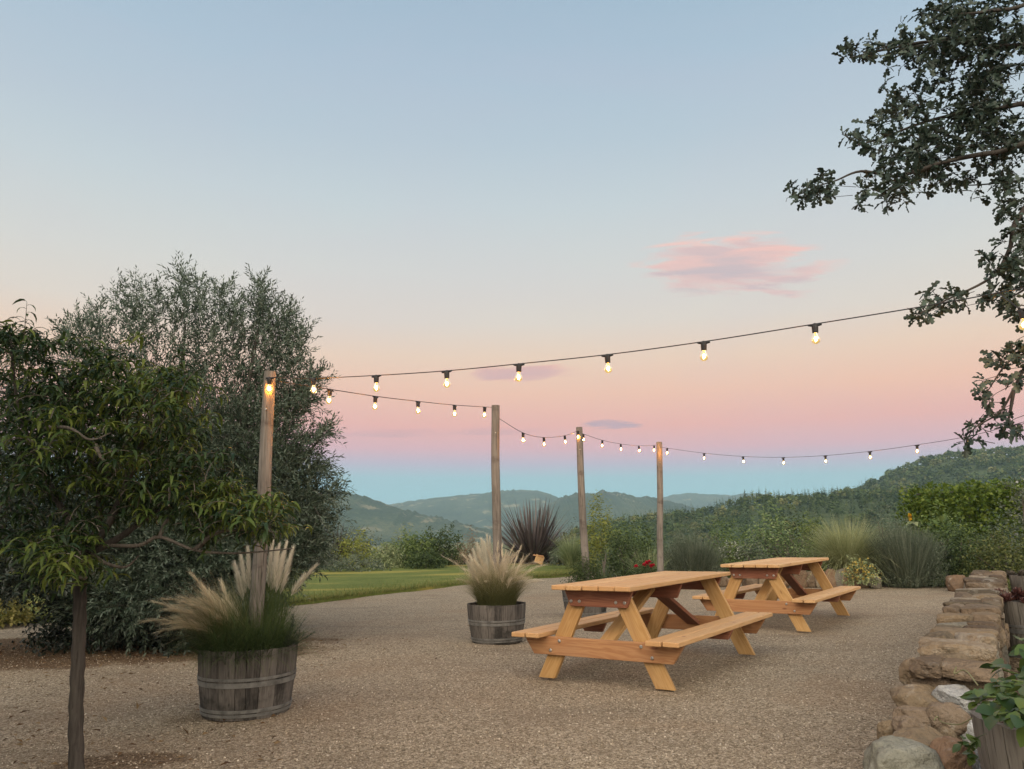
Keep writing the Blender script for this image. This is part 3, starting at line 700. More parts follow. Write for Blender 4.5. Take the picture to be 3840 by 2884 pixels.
def string(label, pts, bulbs, Yf=None):
    """pts: cable points in space; bulbs: points of the cable where a lamp hangs"""
    base = np.array(pts[0]); root = empty('light_string', base, 0, label, 'string lights', 'warm festoon light strings')
    p = spline(pts, 8) - base; v, f = tube(p, .0032, 6); Buf().add(v, f).build('cable', BLACK, root)
    for q, rot in bulbs:
        q = np.array(q) - base
        tl = (random.uniform(-.08, .08), random.uniform(-.08, .08), rot)
        share('lamp_holder', HOLD, root, q + np.array([0, 0, -.006]), tl)
        bo = share('bulb', GL, root, q + np.array([0, 0, -.006]), tl); share('filament', FIL, bo, (0, 0, 0))
def strand(label, line, lamps, extra=(), sag_px=0):
    """line: (px, py, Y) along the cable; lamps: px of the lamps, interpolated on the line"""
    L = np.array(line, float); t = [P(*q) for q in line]
    bl = []
    for px in lamps:
        i = np.argsort(L[:, 0]) ; py = np.interp(px, L[i, 0], L[i, 1]); Y = np.interp(px, L[i, 0], L[i, 2])
        bl.append((P(px, py + 1, Y), math.atan2(L[-1, 2] - L[0, 2], P(*line[-1])[0] - P(*line[0])[0])))
    string(label, t, bl)
y1 = c1[1] - .04; y2 = c2[1]; y3, y4 = 11.2, 14.8
strand('upper string with large bulbs from the nearest pole to the oak', [(588, 815, y1), (677, 817, y1), (813, 811, 5.05), (965, 801, 4.85), (1121, 786, 4.65), (1312, 766, 4.45), (1520, 738, 4.25), (1760, 700, 4.05), (2000, 661, 3.85), (2212, 622, 3.7), (2420, 580, 3.55)], [583, 677, 813, 965, 1121, 1312, 1520, 1760])
strand('string between the nearest pole and the cracked second pole', [(592, 822, y1 + .1), (713, 841, 5.7), (811, 856, 6.2), (903, 867, 6.75), (982, 875, 7.35), (1047, 879, 7.95), (1064, 880, y2 - .03)], [713, 811, 903, 982, 1047])
strand('short sagging string between the second and third poles', [(1078, 904, y2), (1130, 935, 8.9), (1175, 945, 9.7), (1220, 941, 10.5), (1248, 931, y3 - .03)], [1130, 1175, 1220, 1249])
strand('short sagging string between the third and farthest poles', [(1256, 936, y3), (1301, 951, 12.0), (1341, 959, 12.9), (1380, 963, 13.8), (1413, 962, 14.6), (1422, 962, y4 - .03)], [1260, 1301, 1341, 1380, 1413])
strand('long low string from the farthest pole to the right edge', [(1427, 966, y4 - .03), (1441, 968, 14.6), (1521, 979, 14.0), (1605, 986, 13.3), (1692, 988, 12.6), (1783, 984, 11.9), (1879, 975, 11.2), (1981, 961, 10.4), (2089, 943, 9.7), (2199, 915, 9.0), (2320, 880, 8.3)], [1441, 1521, 1605, 1692, 1783, 1879, 1981, 2089, 2199])
strand('string end with one bulb at the frame edge under the oak leaves', [(2150, 628, 4.2), (2180, 650, 4.0), (2208, 668, 3.9), (2300, 690, 3.7)], [2208])
# ------------------------------------------------------------------ dry stone wall and loose boulders
def stonewall():
    A = G(1962, 1418, .54)[:2]; B = G(2105, 1235, .54)[:2]; d = B - A; L = np.linalg.norm(d); d /= L; nrm = np.array([d[1], -d[0]])   # nrm points to the back (right)
    root = empty('stone_wall', (A[0], A[1], 0), 0, 'low dry stone wall of brown slabs running back along the gravel', 'stone wall')
    ang = math.atan2(d[1], d[0]); b = Buf(); cap = Buf(); sd_ = 100
    def put(buf, s, off, z, size, rot=0, seed=0, planes=6, sub=3, rough=.06):
        v, f = rockmesh(size, seed, planes + 3, sub + (buf is not b), rough, .72, 1.0, 9)
        c, s_ = math.cos(ang + rot), math.sin(ang + rot); x = v[:, 0] * c - v[:, 1] * s_; y = v[:, 0] * s_ + v[:, 1] * c
        p = d * s + nrm * off; buf.add(np.stack([x + p[0], y + p[1], v[:, 2] + z + random.uniform(-.05, .05) * v[:, 0] + random.uniform(-.05, .05) * v[:, 1]], -1), f, random.choice((0, 0, 0, 0, 1, 1, 1, 1, 2)), smooth=False)
    z = 0
    for hgt in (.17, .16, .13):
        for off in (.09, .25):
            s = -.02 + random.uniform(0, .1)
            while s < L:
                l = random.uniform(.14, .32); sd_ += 1
                put(b, s + l / 2, off + random.uniform(-.02, .02), z + hgt / 2, (l * .99, .19, hgt * 1.0), random.uniform(-.06, .06), sd_); s += l
        z += hgt
    s = -.02
    while s < L:                                    # flat slabs laid across the top
        l = random.uniform(.11, .30); sd_ += 1; h = random.uniform(.055, .13)
        if random.random() < .62:
            k = random.uniform(.35, .65)
            put(cap, s + l / 2, .34 * k / 2, z + h / 2 - .01, (l * .96, .35 * k, h * 1.1), random.uniform(-.1, .1), sd_, 7, 3, .08)
            put(cap, s + l / 2 + .02, .34 * k + .34 * (1 - k) / 2, z + h / 2 - .01 + random.uniform(-.015, .015), (l * .96, .35 * (1 - k) + .01, h * 1.1), random.uniform(-.1, .1), sd_ + 500, 7, 3, .08)
        else: put(cap, s + l / 2, .17 + random.uniform(-.02, .02), z + h / 2 - .01, (l * .97, random.uniform(.31, .40), h * 1.1), random.uniform(-.08, .08), sd_, 7, 3, .08)
        s += l
    b.build('course_stones', [ROCK_TAN, ROCK_BROWN, ROCK_DULL], root); cap.build('cap_stones', [ROCK_BROWN, ROCK_TAN, ROCK_DULL], root)
    return A, d, nrm
wA, wd, wn = stonewall()
def boulder(px, py, Y, wpx, hpx, mat, seed, label, rz=0, deep=1.0, planes=8, zmin=None, tilt=0):
    c = P(px, py, Y); k = mpp(Y); w_ = wpx * k; h = hpx * k
    v, f = rockmesh((w_, w_ * deep, h), seed, planes + 6, 5, .10, .55, .9, 2.5)
    b = Buf().add(v, f, smooth=True); o = b.build('boulder', mat); o.location = c; o.rotation_euler = (0, tilt, rz)
    return tag(o, label, 'boulder', 'loose boulders at the wall end')
boulder(1947, 1672, 3.35, 152, 124, ROCK_PALE, 11, 'big pale greenish boulder at the bottom edge', .3, .9, 6)
boulder(2050, 1640, 3.36, 88, 80, ROCK_ORANGE, 12, 'rounded orange boulder beside the big pale one', .2, .9, 6)
boulder(1986, 1606, 3.5, 108, 56, ROCK_TAN, 13, 'angular light tan stone wedged above the pale boulder', .5, .8, 10)
boulder(1919, 1585, 3.66, 42, 62, ROCK_TAN, 14, 'upright tan stone at the outer left of the pile', .1, .8, 8)
boulder(1961, 1577, 3.60, 62, 54, ROCK_BROWN, 15, 'reddish brown stone above the light tan wedge', .2, .9, 7)
boulder(1982, 1553, 3.72, 100, 46, ROCK_BROWN, 16, 'flat brown stone lying above the reddish one', -.1, .7, 9)
boulder(1988, 1515, 3.86, 120, 62, ROCK_TAN, 17, 'smooth sloping tan boulder with flat top', .2, .9, 6)
boulder(2064, 1512, 3.78, 92, 64, ROCK_GREY, 18, 'white and grey crusty rock behind the sloping boulder', .4, .8, 11)
boulder(1989, 1460, 4.0, 78, 68, ROCK_TAN, 19, 'round cornered brown stone at the wall end, left one', .1, .9, 6)
boulder(2064, 1454, 4.02, 132, 78, ROCK_TAN, 20, 'big tan block at the wall end, right one', .1, .8, 8)
boulder(2044, 1590, 3.62, 46, 40, ROCK_TAN, 22, 'small pointed tan stone behind the orange boulder', 1.2, .8, 10)
boulder(2047, 1556, 3.66, 80, 66, ROCK_BROWN, 26, 'sloping brown stone right of the flat one, beside the barrel', -.3, .8, 8)
boulder(2110, 1600, 3.6, 62, 80, ROCK_GREY, 23, 'dark grey stone in shade beside the right barrel', .9, .8, 9)
boulder(2110, 1660, 3.35, 60, 80, ROCK_GREY, 24, 'small dark stone at the foot of the right barrel', .4, .9, 9)
# hidden footing stones the visible pile sits on
def footing():
    b = Buf(); i = 0
    for px, py, Y, wx, wy, h in ((1985, 1650, 3.9, .40, .45, .22), (2060, 1640, 3.75, .45, .4, .24), (1960, 1700, 3.5, .3, .35, .18), (2090, 1590, 4.0, .5, .4, .34), (2010, 1570, 4.15, .42, .4, .30), (2075, 1690, 3.55, .4, .4, .2)):
        c = P(px, py, Y); v, f = rockmesh((wx, wy, h), 300 + i, 8, 3, .05); i += 1; b.add(v * .88 + np.array([c[0], c[1], h * .30]), f)
    tag(b.build('rubble', ROCK_BROWN), 'small brown rubble packed under the boulders', 'rubble', kind='stuff')
footing()
# soil and straw strip behind the wall
bk = [wA + wn * .32 - wd * .8, wA + wn * .32 + wd * 9.4, wA + wn * 4.2 + wd * 9.4, wA + wn * 3.2 - wd * .8]
def mulchmat():
    m, t, out = newmat('dry mulch'); tc = t.new('ShaderNodeTexCoord'); v = tc.outputs['Object']
    n = t.noise(v, 7, 6, .7); vo = t.new('ShaderNodeTexVoronoi'); t.l.new(t.mapping(v, (60, 20, 1)), vo.inputs['Vector']); vo.inputs['Scale'].default_value = 1
    sp = t.new('ShaderNodeSeparateColor'); t.l.new(vo.outputs['Color'], sp.inputs[0])
    col = t.ramp(t.math('ADD', t.math('MULTIPLY', n, .5), t.math('MULTIPLY', sp.outputs[0], .5)), [(.25, (.03, .022, .015, 1)), (.5, (.08, .058, .038, 1)), (.75, (.19, .15, .10, 1))])
    prin(t, out, col, .95, t.bump(vo.outputs['Distance'], .8, .02), .1); return m
tag(slab('mulch_bed', [tuple(q) for q in bk], -.1, .03, mulchmat()), kind='structure')
STRAW = leafmat('straw', [(.16, .12, .07, 1), (.28, .22, .13, 1), (.10, .07, .045, 1)], .2, .8)
def straw():
    b = Buf(); n = 1500; s = RNG.uniform(.0, 8, n); o = RNG.uniform(.42, 2.4, n); p = wA + np.outer(s, wd) + np.outer(o, wn)
    blades(b, np.column_stack([p, np.full(n, .032)]), RNG.uniform(0, 6.28, n), RNG.uniform(1.0, 1.5, n), RNG.uniform(.05, .2, n), RNG.uniform(-.2, .5, n), np.full(n, .004), 3)
    tag(b.build('straw', STRAW), 'dry straw scattered on the soil behind the wall', 'straw', kind='stuff')
straw()
# barrels behind the wall
def barrel_at(px_left, py_rim, Y, r, h, label, rz, mat=BARREL_PALE):
    x = P(px_left, py_rim, Y)[0] + r; c = np.array([x, Y, 0.0]); barrel(c, r, r * .84, h, label, mat, rz=rz); return c
cR1 = barrel_at(2126, 1545, 2.85, .33, .49, 'pale half barrel with a broad leaved plant, cut by the right edge', .3)
cR2 = barrel_at(2147, 1285, 7.05, .33, .50, 'pale half barrel with dark succulents behind the middle of the wall', 1.3)
cR3 = barrel_at(2188, 1238, 10.2, .33, .50, 'half barrel at the far end of the wall, cut by the edge', 2.2)
# ------------------------------------------------------------------ plants in general
DIA = ([(0, 0, 0), (.45, -.5, .06), (1, 0, 0), (.45, .5, .06)], [(0, 1, 2, 3)])
def leaf_t(wd, fold=.08): return ([(0, 0, 0), (.4, -wd / 2, fold), (1, 0, -.05), (.4, wd / 2, fold)], [(0, 1, 2), (0, 2, 3)])
def dome(n, c, rx, ry, h, lump=.22, seed=0, low=.0, fill=.5):
    """points in a lumpy dome standing on c; returns points and outward directions"""
    d = unit(n, low - .15); o = Vector((seed * 7.3, seed * 1.9, 0))
    lp = np.array([mnoise.noise(Vector(x) * 2.1 + o) + .5 * mnoise.noise(Vector(x) * 5 + o) for x in d])
    k = (RNG.random(n) ** fill) * (1 + lump * lp * 1.6)
    p = np.array(c) + d * k[:, None] * np.array([rx, ry, h]); p[:, 2] = np.maximum(p[:, 2], c[2] + .01 * h)
    return p, d
def sprigs(b, p, d, n_leaf, length, leaf_len, leaf_w, spread=.7, mi=0, droop=0.0, fold=.08):
    """short leafy shoots starting at p and heading along d"""
    n = len(p); L = length if hasattr(length, '__len__') else np.full(n, length); dd = d / np.linalg.norm(d, axis=1)[:, None]
    k = (np.arange(n_leaf) + .5) / n_leaf
    pos = p[:, None, :] + dd[:, None, :] * (L[:, None] * k[None])[:, :, None]
    pos[:, :, 2] -= droop * (k ** 2)[None] * L[:, None]
    M0 = frames(dd, np.zeros(n)); ph = (np.arange(n_leaf) * 2.4)[None] + RNG.uniform(0, 6.28, n)[:, None]
    side = M0[:, None, :, 1] * np.cos(ph)[:, :, None] + M0[:, None, :, 2] * np.sin(ph)[:, :, None]
    dl = dd[:, None, :] * (1 - spread) + side * spread + RNG.normal(0, .12, (n, n_leaf, 3)); dl[:, :, 2] -= droop * .5
    m = n * n_leaf; sc = RNG.uniform(.7, 1.2, m) * leaf_len
    M = frames(dl.reshape(m, 3), RNG.uniform(-1.2, 1.2, m)) * sc[:, None, None]
    tv, tf = leaf_t(leaf_w / leaf_len, fold); b.inst(tv, tf, M, pos.reshape(m, 3), mi)
def stems(root, c, rx, ry, h, n, r, mat):
    for i in range(n):
        a = random.uniform(0, 6.28); q = random.uniform(.2, .75); e = np.array([math.cos(a) * rx * q, math.sin(a) * ry * q, h * random.uniform(.45, .75)])
        v, f = tube(spline([(0, 0, -.02), e * np.array([.35, .35, .55]), e], 4), np.linspace(r, r * .35, 9), 5); Buf().add(v, f).build('stem', mat, root)
def lm(name, *cols, trans=.28, rough=.6, spec=.25, along=None): return leafmat(name, [c + (1,) for c in cols], trans, rough, spec, along)
M_DARK = lm('dark shrub leaves', (.026, .046, .018), (.048, .076, .027), (.078, .11, .038))
M_MID = lm('green shrub leaves', (.052, .088, .026), (.10, .15, .044), (.17, .22, .07))
M_YEL = lm('yellow green leaves', (.105, .135, .03), (.19, .22, .048), (.29, .30, .075))
M_PALE = lm('pale green leaves', (.12, .17, .08), (.20, .25, .12), (.31, .34, .18))
M_GREY = lm('grey green leaves', (.06, .085, .056), (.11, .14, .095), (.17, .20, .145))
M_LAV = lm('lavender stems', (.06, .082, .056), (.105, .132, .092), (.165, .19, .14))
M_BROWN = lm('dry brown foliage', (.11, .082, .052), (.19, .145, .095), (.27, .20, .14))
M_VINE = lm('bright vine leaves', (.048, .088, .012), (.090, .140, .018), (.155, .20, .034), trans=.35)
def shrub(name, label, px0, px1, pyt, Y, mat, n=1600, leaf=.06, lw=.03, base=.08, nl=6, length=None, spread=.75, low=.0, lump=.25, cat='shrub', group='garden shrubs', nst=4, depth=None, seed=None, fill=.45, droop=0, up=0.0, hmul=1.12):
    x0, x1 = P(px0, 1150, Y)[0], P(px1, 1150, Y)[0]; rx = (x1 - x0) / 2; xc = (x0 + x1) / 2; h = (P((px0 + px1) / 2, pyt, Y)[2] - base) * hmul; ry = depth or min(rx, .9)
    root = empty(name, (xc, Y, base), 0, label, cat, group); seed = seed or px0 * .37
    L = length or min(.35, h * .35)
    p, d = dome(n // nl, (0, 0, 0), rx * .88, ry * .88, max(.05, h - L * .5), lump, seed, low, fill)
    d = d + RNG.normal(0, .35, d.shape); d[:, 2] += .25 + up
    b = Buf(); sprigs(b, p, d, nl, RNG.uniform(.6, 1.2, len(p)) * L, leaf, lw, spread, droop=droop); b.build('foliage', mat, root)
    if nst: stems(root, None, rx, ry, h, nst, .012 + .006 * h, TWIG)
    return root
def grass(name, label, px0, px1, pyt, Y, mat, n, base=.08, width=.006, bend=1.3, cat='ornamental grass', group='ornamental grasses', seg=5, lean=.5, r0=.16, hmul=1.0, xyz=None, h=None, az0=None, part='blades'):
    if xyz is None:
        x0, x1 = P(px0, 1150, Y)[0], P(px1, 1150, Y)[0]; xc = (x0 + x1) / 2; h = (P((px0 + px1) / 2, pyt, Y)[2] - base) * hmul; xyz = (xc, Y, base); rr = (x1 - x0) / 2
    root = empty(name, xyz, 0, label, cat, group)
    q = RNG.random(n) ** .5 * r0; a = RNG.uniform(0, 6.28, n); bs = np.column_stack([np.cos(a) * q, np.sin(a) * q, np.zeros(n)])
    az = a + RNG.normal(0, .5, n)
    b = Buf(); k = RNG.uniform(0, 1, n); blades(b, bs, az, lean * k * RNG.uniform(.5, 1.2, n), h * RNG.uniform(.7, 1.25, n) * (1 + .15 * k), bend * (.25 + k) * RNG.uniform(.6, 1.2, n), width * RNG.uniform(.6, 1.3, n), seg)
    b.build(part, mat, root); return root
def ty(px, py): return G(px, py)[1]
# --- bed behind the lawn, left to right
shrub('shrub', 'grey feathery shrub under the right flank of the olive', 640, 735, 1150, 27, M_GREY, 1600, .10, .03)
shrub('shrub', 'yellow green shrub at the left end of the lawn bed', 722, 820, 1158, 28, M_YEL, 2000, .11, .05)
grass('spiky_plant', 'small dark spiky plant half behind the olive foliage', 690, 770, 1145, 29, lm('dark spikes', (.045, .04, .038), (.08, .068, .062)), 160, width=.05, bend=.5, cat='plant', lean=.8, seg=3)
shrub('shrub', 'pale green arching shrub left of the big round bush', 806, 868, 1166, 27.5, M_PALE, 1500, .13, .04, droop=.4)
shrub('shrub', 'big round green bush in the middle of the lawn bed', 835, 950, 1157, 28.5, M_MID, 3000, .11, .055)
shrub('shrub', 'dark green bush right of the big round one', 905, 1000, 1150, 29, M_DARK, 3000, .11, .055)
shrub('shrub', 'low dark bush at the lawn edge below the round bush', 880, 960, 1187, 26.5, M_DARK, 1400, .10, .05)
shrub('shrub', 'brown seed topped plant beside the pale grass barrel', 985, 1055, 1152, 27, M_BROWN, 1300, .09, .03, up=.8)
shrub('shrub', 'low grey ground cover along the back of the lawn', 690, 840, 1200, 25.5, M_GREY, 1500, .08, .04, low=0)
shrub('shrub', 'faint pale shrub behind the lawn bed', 740, 830, 1146, 33, M_GREY, 1200, .12, .05)
shrub('shrub', 'tall airy shrub with white specks behind the lawn bed', 845, 905, 1141, 32, M_PALE, 700, .10, .05, up=.6)
# flax
FLAX = lm('purple flax', (.045, .037, .037), (.085, .070, .070), (.15, .128, .125), trans=.12, rough=.4, spec=.5)
def flax():
    Y = 28.6; x = P(1150, 1150, Y)[0]; root = empty('flax_plant', (x, Y, .05), 0, 'large purple brown spiky flax behind the second pole', 'flax plant', 'garden plants')
    n = 420; b = Buf(); q = RNG.random(n) ** .5 * .3; a = RNG.uniform(0, 6.28, n); k = RNG.random(n)
    blades(b, np.column_stack([np.cos(a) * q, np.sin(a) * q, np.zeros(n)]), a, .05 + k * 1.0, RNG.uniform(1.55, 2.45, n) * (1 - .10 * k), k * RNG.uniform(.0, 1.3, n), np.full(n, .085), 5, tip=.05)
    b.build('blades', FLAX, root)
flax()
def board():
    Y = 27.0; p = P(1165, 1209, Y); k = mpp(Y); root = empty('wooden_board', (p[0], Y, p[2] - 9 * k), 0, 'small tan wooden board leaning at the lawn edge under the flax', 'board')
    v, f = bbox(20 * k, .04, 17 * k, .004); o = Buf().add(v[:, [2, 1, 0]] * 1.0, f).build('panel', WOOD_TOP, root, (0, 0, 9 * k), (-.25, math.pi / 2 + .35, .3))
    v, f = bbox(22 * k, .10, .05, .004); Buf().add(v, f).build('top_rail', WOOD_RED, root, (-2 * k, -.01, 17 * k), (0, .15, .3))
board()
shrub('shrub', 'low pale ground plant right of the tan board', 1180, 1262, 1190, 27, M_GREY, 1400, .09, .04)
grass('pale_grass', 'pale yellow grass clump right of the flax', 1205, 1262, 1158, 24.5, M_PALE, 620, width=.016, bend=1.2, lean=.5)
shrub('shrub', 'tall yellow green shrub behind the third pole', 1258, 1335, 1098, 23, M_YEL, 3200, .095, .04, up=.7, lump=.4)
shrub('shrub', 'brownish thin shrub between flax and third pole', 1195, 1270, 1135, 27, lm('olive brown leaves', (.06, .06, .025), (.10, .095, .04)), 1100, .07, .03, up=.5)
shrub('shrub', 'dark green bush between the third and farthest poles', 1285, 1412, 1150, 18.5, M_DARK, 4200, .07, .04, lump=.35)
shrub('shrub', 'mid green leafy shrub filling behind the dark bush', 1300, 1420, 1128, 22, M_MID, 1800, .09, .04, up=.4)
shrub('shrub', 'thin stalky grey plant leaning beside the third pole', 1275, 1325, 1165, 16.5, M_GREY, 500, .06, .015, up=1.2, base=.03)
def rose():
    root = shrub('rose_bush', 'low rose bush with red blooms behind the nearer table', 1355, 1425, 1208, 15.8, M_DARK, 1500, .045, .03, base=.02, cat='rose bush', group='garden plants', nst=2)
    RED = lm('red petals', (.35, .012, .03), (.55, .02, .05), trans=.3); Y = 15.45
    for px, py, r in ((1374, 1224, .05), (1398, 1218, .07), (1407, 1224, .06), (1391, 1221, .05), (1412, 1222, .045), (1403, 1214, .05)):
        p = P(px, py, Y) - np.array(root.location); b = Buf(); n = 26; d = unit(n, -.2)
        b.inst(*DIA, frames(d + RNG.normal(0, .2, d.shape)) * r, np.tile(p, (n, 1))); b.build('bloom', RED, root)
rose()
grass('pale_grass', 'small bright tuft at the foot of the farthest pole', 1365, 1430, 1188, 16.2, M_PALE, 420, width=.010, bend=1.3, lean=.6, base=.04)
def lavender(label, px0, px1, pyt, Y, n, mat, base=.03, h_sd=1.0, dark=.3):
    x0, x1 = P(px0, 1200, Y)[0], P(px1, 1200, Y)[0]; xc, rx = (x0 + x1) / 2, (x1 - x0) / 2; h = P((px0 + px1) / 2, pyt, Y)[2] - base
    root = empty('lavender_bush', (xc, Y, base), 0, label, 'lavender', 'lavender bushes')
    q = RNG.random(n) ** .5; a = RNG.uniform(0, 6.28, n); bs = np.column_stack([np.cos(a) * q * rx * .62, np.sin(a) * q * .5, np.zeros(n)])
    b = Buf(); cl = RNG.integers(0, 9, n); ca_ = RNG.uniform(0, 6.28, 9); cq = RNG.uniform(.1, .8, 9); hh_ = RNG.uniform(.72, 1.08, 9); off = np.column_stack([np.cos(ca_) * cq * rx * .7, np.sin(ca_) * cq * .5, np.zeros(9)])
    bs = bs * .35 + off[cl]; ln = h * hh_[cl] * RNG.uniform(.6, 1.05, n) * (1 - .15 * q ** 2); blades(b, bs, a + RNG.normal(0, .5, n), q * .5 + RNG.normal(0, .09, n), ln, RNG.uniform(-.2, .45, n), np.full(n, .010), 4, tip=.6)
    b.build('flower_stems', mat, root)
    p, d = dome(n // 2, (0, 0, 0), rx * .92, .65, h * .84, .4, px0); d[:, 2] += 1.4; d += RNG.normal(0, .35, d.shape); b = Buf(); sprigs(b, p, d, 8, .22, .055, .013, .5); b.build('foliage', M_GREY if dark < .5 else M_DARK, root)
lavender('grey green lavender right of the farthest pole', 1425, 1552, 1152, 16.6, 2600, M_LAV)
lavender('largest lavender, dark and upright, at the right bed corner', 1872, 2030, 1128, 15.4, 3000, M_LAV, .0)
def white_bush():
    root = shrub('white_flower_bush', 'upright bush topped with clustered white flowers left of the farther table', 1548, 1604, 1153, 17.6, M_MID, 1700, .06, .035, cat='flower bush', group='garden plants', up=.4)
    b = Buf(); n = 420; p, d = dome(n, (0, 0, .45), .26, .25, .36, .2, 3, .1, .2); b.inst(*DIA, frames(unit(n)) * RNG.uniform(.025, .05, n)[:, None, None], p)
    b.build('blossoms', lm('white petals', (.36, .40, .33), (.52, .55, .48)), root)
white_bush()
shrub('shrub', 'tall loose green plants behind the farther table', 1606, 1722, 1103, 18.6, lm('fresh green leaves', (.088, .145, .055), (.155, .225, .09), (.25, .31, .145)), 3000, .085, .045, up=.6, lump=.25, hmul=1.0)
shrub('shrub', 'bluish low plant behind the left end of the farther table', 1590, 1660, 1160, 17.4, M_GREY, 1300, .07, .035)
shrub('shrub', 'yellow green leafy plant left of the pale grass mound', 1715, 1775, 1128, 18.8, lm('lime leaves', (.09, .13, .03), (.16, .21, .055)), 1300, .08, .04, up=.6)
shrub('shrub', 'low fresh green plant over the edging stones', 1722, 1772, 1172, 16.9, M_MID, 1100, .05, .03)
shrub('shrub', 'brownish purple low shrub behind the farther table', 1655, 1745, 1160, 18.2, lm('mauve brown', (.065, .055, .045), (.11, .095, .075)), 1200, .06, .025, up=.5)
grass('fountain_grass', 'large pale green grass mound right of the farther table', 1748, 1902, 1128, 15.9, lm('pale fountain grass', (.19, .22, .10), (.30, .33, .16), (.42, .43, .25)), 3400, width=.009, bend=1.6, lean=.75, r0=.22, base=.25)
def yellow_plant():
    root = shrub('yellow_flower_plant', 'low plant with yellow flowers over the edging stones', 1818, 1884, 1208, 15.0, M_PALE, 900, .05, .03, base=.12, cat='flower plant', group='garden plants', nst=2)
    b = Buf(); n = 190; p, d = dome(n, (0, 0, .08), .30, .28, .34, .3, 5, 0, .25); b.inst(*DIA, frames(unit(n)) * RNG.uniform(.035, .06, n)[:, None, None], p)
    b.build('blossoms', lm('yellow petals', (.42, .30, .06), (.55, .44, .12)), root)
yellow_plant()
shrub('shrub', 'broad dark green bush right of the largest lavender', 1985, 2135, 1140, 15.6, M_DARK, 6500, .06, .035, lump=.3, base=.0)
shrub('shrub', 'mid green bush against the vine hedge', 1960, 2110, 1112, 18.5, M_MID, 3600, .08, .045, up=.3)
shrub('shrub', 'olive green bush above the far end of the stone wall', 2095, 2230, 1165, 14.4, lm('olive green leaves', (.045, .062, .018), (.08, .10, .028), (.13, .14, .045)), 4600, .06, .035, base=.0)
shrub('shrub', 'grey green shrub at the right edge below the vine', 2105, 2230, 1128, 17, M_GREY, 2600, .06, .03, up=.5)
shrub('shrub', 'soft grey shrub between lavender and vine hedge', 1840, 1965, 1105, 20, M_GREY, 2400, .07, .03, up=.4)
shrub('shrub', 'dusky low shrub behind the grey lavender', 1430, 1560, 1140, 20, M_GREY, 2000, .07, .03, up=.6)
shrub('shrub', 'green background shrub behind the white flowers', 1500, 1620, 1132, 22, M_MID, 1800, .08, .04, up=.5)
shrub('shrub', 'green background shrub behind the tall loose plants', 1640, 1780, 1118, 23, M_DARK, 2000, .09, .045, up=.4)
# big leaved plant
def bigleaf():
    Y = 16.9; p = P(2040, 1170, Y); root = empty('big_leaf_plant', (p[0], Y, .1), 0, 'plant with large soft leaves in front of the vine hedge', 'plant', 'garden plants')
    b = Buf(); n = 60; ps, d = dome(n, (0, 0, .35), .42, .4, .85, .2, 9, 0, .35); d[:, 2] *= .4; b.inst([(0, 0, 0), (.35, -.32, .06), (.75, -.26, .02), (1, 0, -.12), (.75, .26, .02), (.35, .32, .06)], [(0, 1, 2, 3), (0, 3, 4, 5)], frames(d, RNG.uniform(-.3, .3, n)) * .17, ps)
    b.build('leaves', M_MID, root); stems(root, None, .3, .3, 1.1, 4, .015, TWIG)
bigleaf()
def sunflower():
    Y = 17.6; p = P(1976, 1178, Y); root = empty('sunflower', (p[0], Y, .1), 0, 'sunflower with drooping yellow head left of the vine hedge', 'sunflower')
    top = P(1972, 1112, Y) - np.array([p[0], Y, .1]); v, f = tube(spline([(0, 0, 0), top * .6, top, top + np.array([-.05, -.06, -.02])], 5), np.linspace(.016, .008, 16), 6); Buf().add(v, f).build('stem', M_MID, root)
    hd = top + np.array([-.09, -.08, -.05]); b = Buf(); n = 26; a = np.linspace(0, 6.28, n); d = np.column_stack([np.cos(a) * .25 - .35, np.cos(a) * .9, np.sin(a) * .9]); b.inst(*DIA, frames(d) * .07, hd + d * .03); b.build('petals', lm('sunflower petals', (.55, .32, .01), (.65, .42, .03)), root)
    v, f = ico(2); Buf().add(v * np.array([.02, .04, .04]) + hd, f, smooth=True).build('disc', SOIL, root)
    b = Buf(); n = 16; z = RNG.uniform(.2, .9, n); a = RNG.uniform(0, 6.28, n); d = np.column_stack([np.cos(a), np.sin(a), RNG.uniform(-.5, .2, n)]); b.inst([(0, 0, 0), (.35, -.3, .05), (1, 0, -.15), (.35, .3, .05)], [(0, 1, 2), (0, 2, 3)], frames(d) * .24, top * z[:, None]); b.build('leaves', M_PALE, root)
sunflower()
# vine hedge on its post
def vine():
    Y = 21.0; k = mpp(Y); x0, x1 = P(1960, 1100, Y)[0], P(2420, 1100, Y)[0]; zt = P(2090, 1042, Y)[2]; zb = P(2090, 1150, Y)[2]
    root = empty('vine_hedge', ((x0 + x1) / 2, Y, 0), 0, 'bright green grape vine hedge hanging from a post', 'vine', 'garden plants'); xc = (x0 + x1) / 2
    n = 2900; x = RNG.uniform(x0, x1, n); top = zt - .06 + .06 * np.sin(x * 2.1) + .04 * np.sin(x * 5.3 + 1) + np.where(x < x0 + .5, -.35 * (1 - (x - x0) / .5) ** 2, 0)
    bot = zb - .45 + .35 * np.sin(x * 1.7 + 2) + .2 * np.sin(x * 4.1); z = bot + (top - bot) * RNG.random(n) ** .75; y = RNG.normal(0, .45, n)
    p = np.column_stack([x - xc, y, z]); d = unit(n); d[:, 2] -= .25; d[:, 1] -= .3
    b = Buf(); sprigs(b, p, d, 6, .22, .095, .085, .8, droop=.35); b.build('foliage', M_VINE, root)
    for px in (2106, 2240, 2380):
        q = P(px, 1150, Y)[0] - xc; v, f = tube([(q, .1, 0), (q, .1, zt * .5), (q, .1, zt - .15)], .055, 8); Buf().add(v, f).build('post', POLE, root)
    v, f = tube(spline([(x0 - xc + .3, 0, zt - .3), (0, 0, zt - .2), (x1 - xc, 0, zt - .3)], 8), .03, 6); Buf().add(v, f).build('cane', BARK, root)
vine()
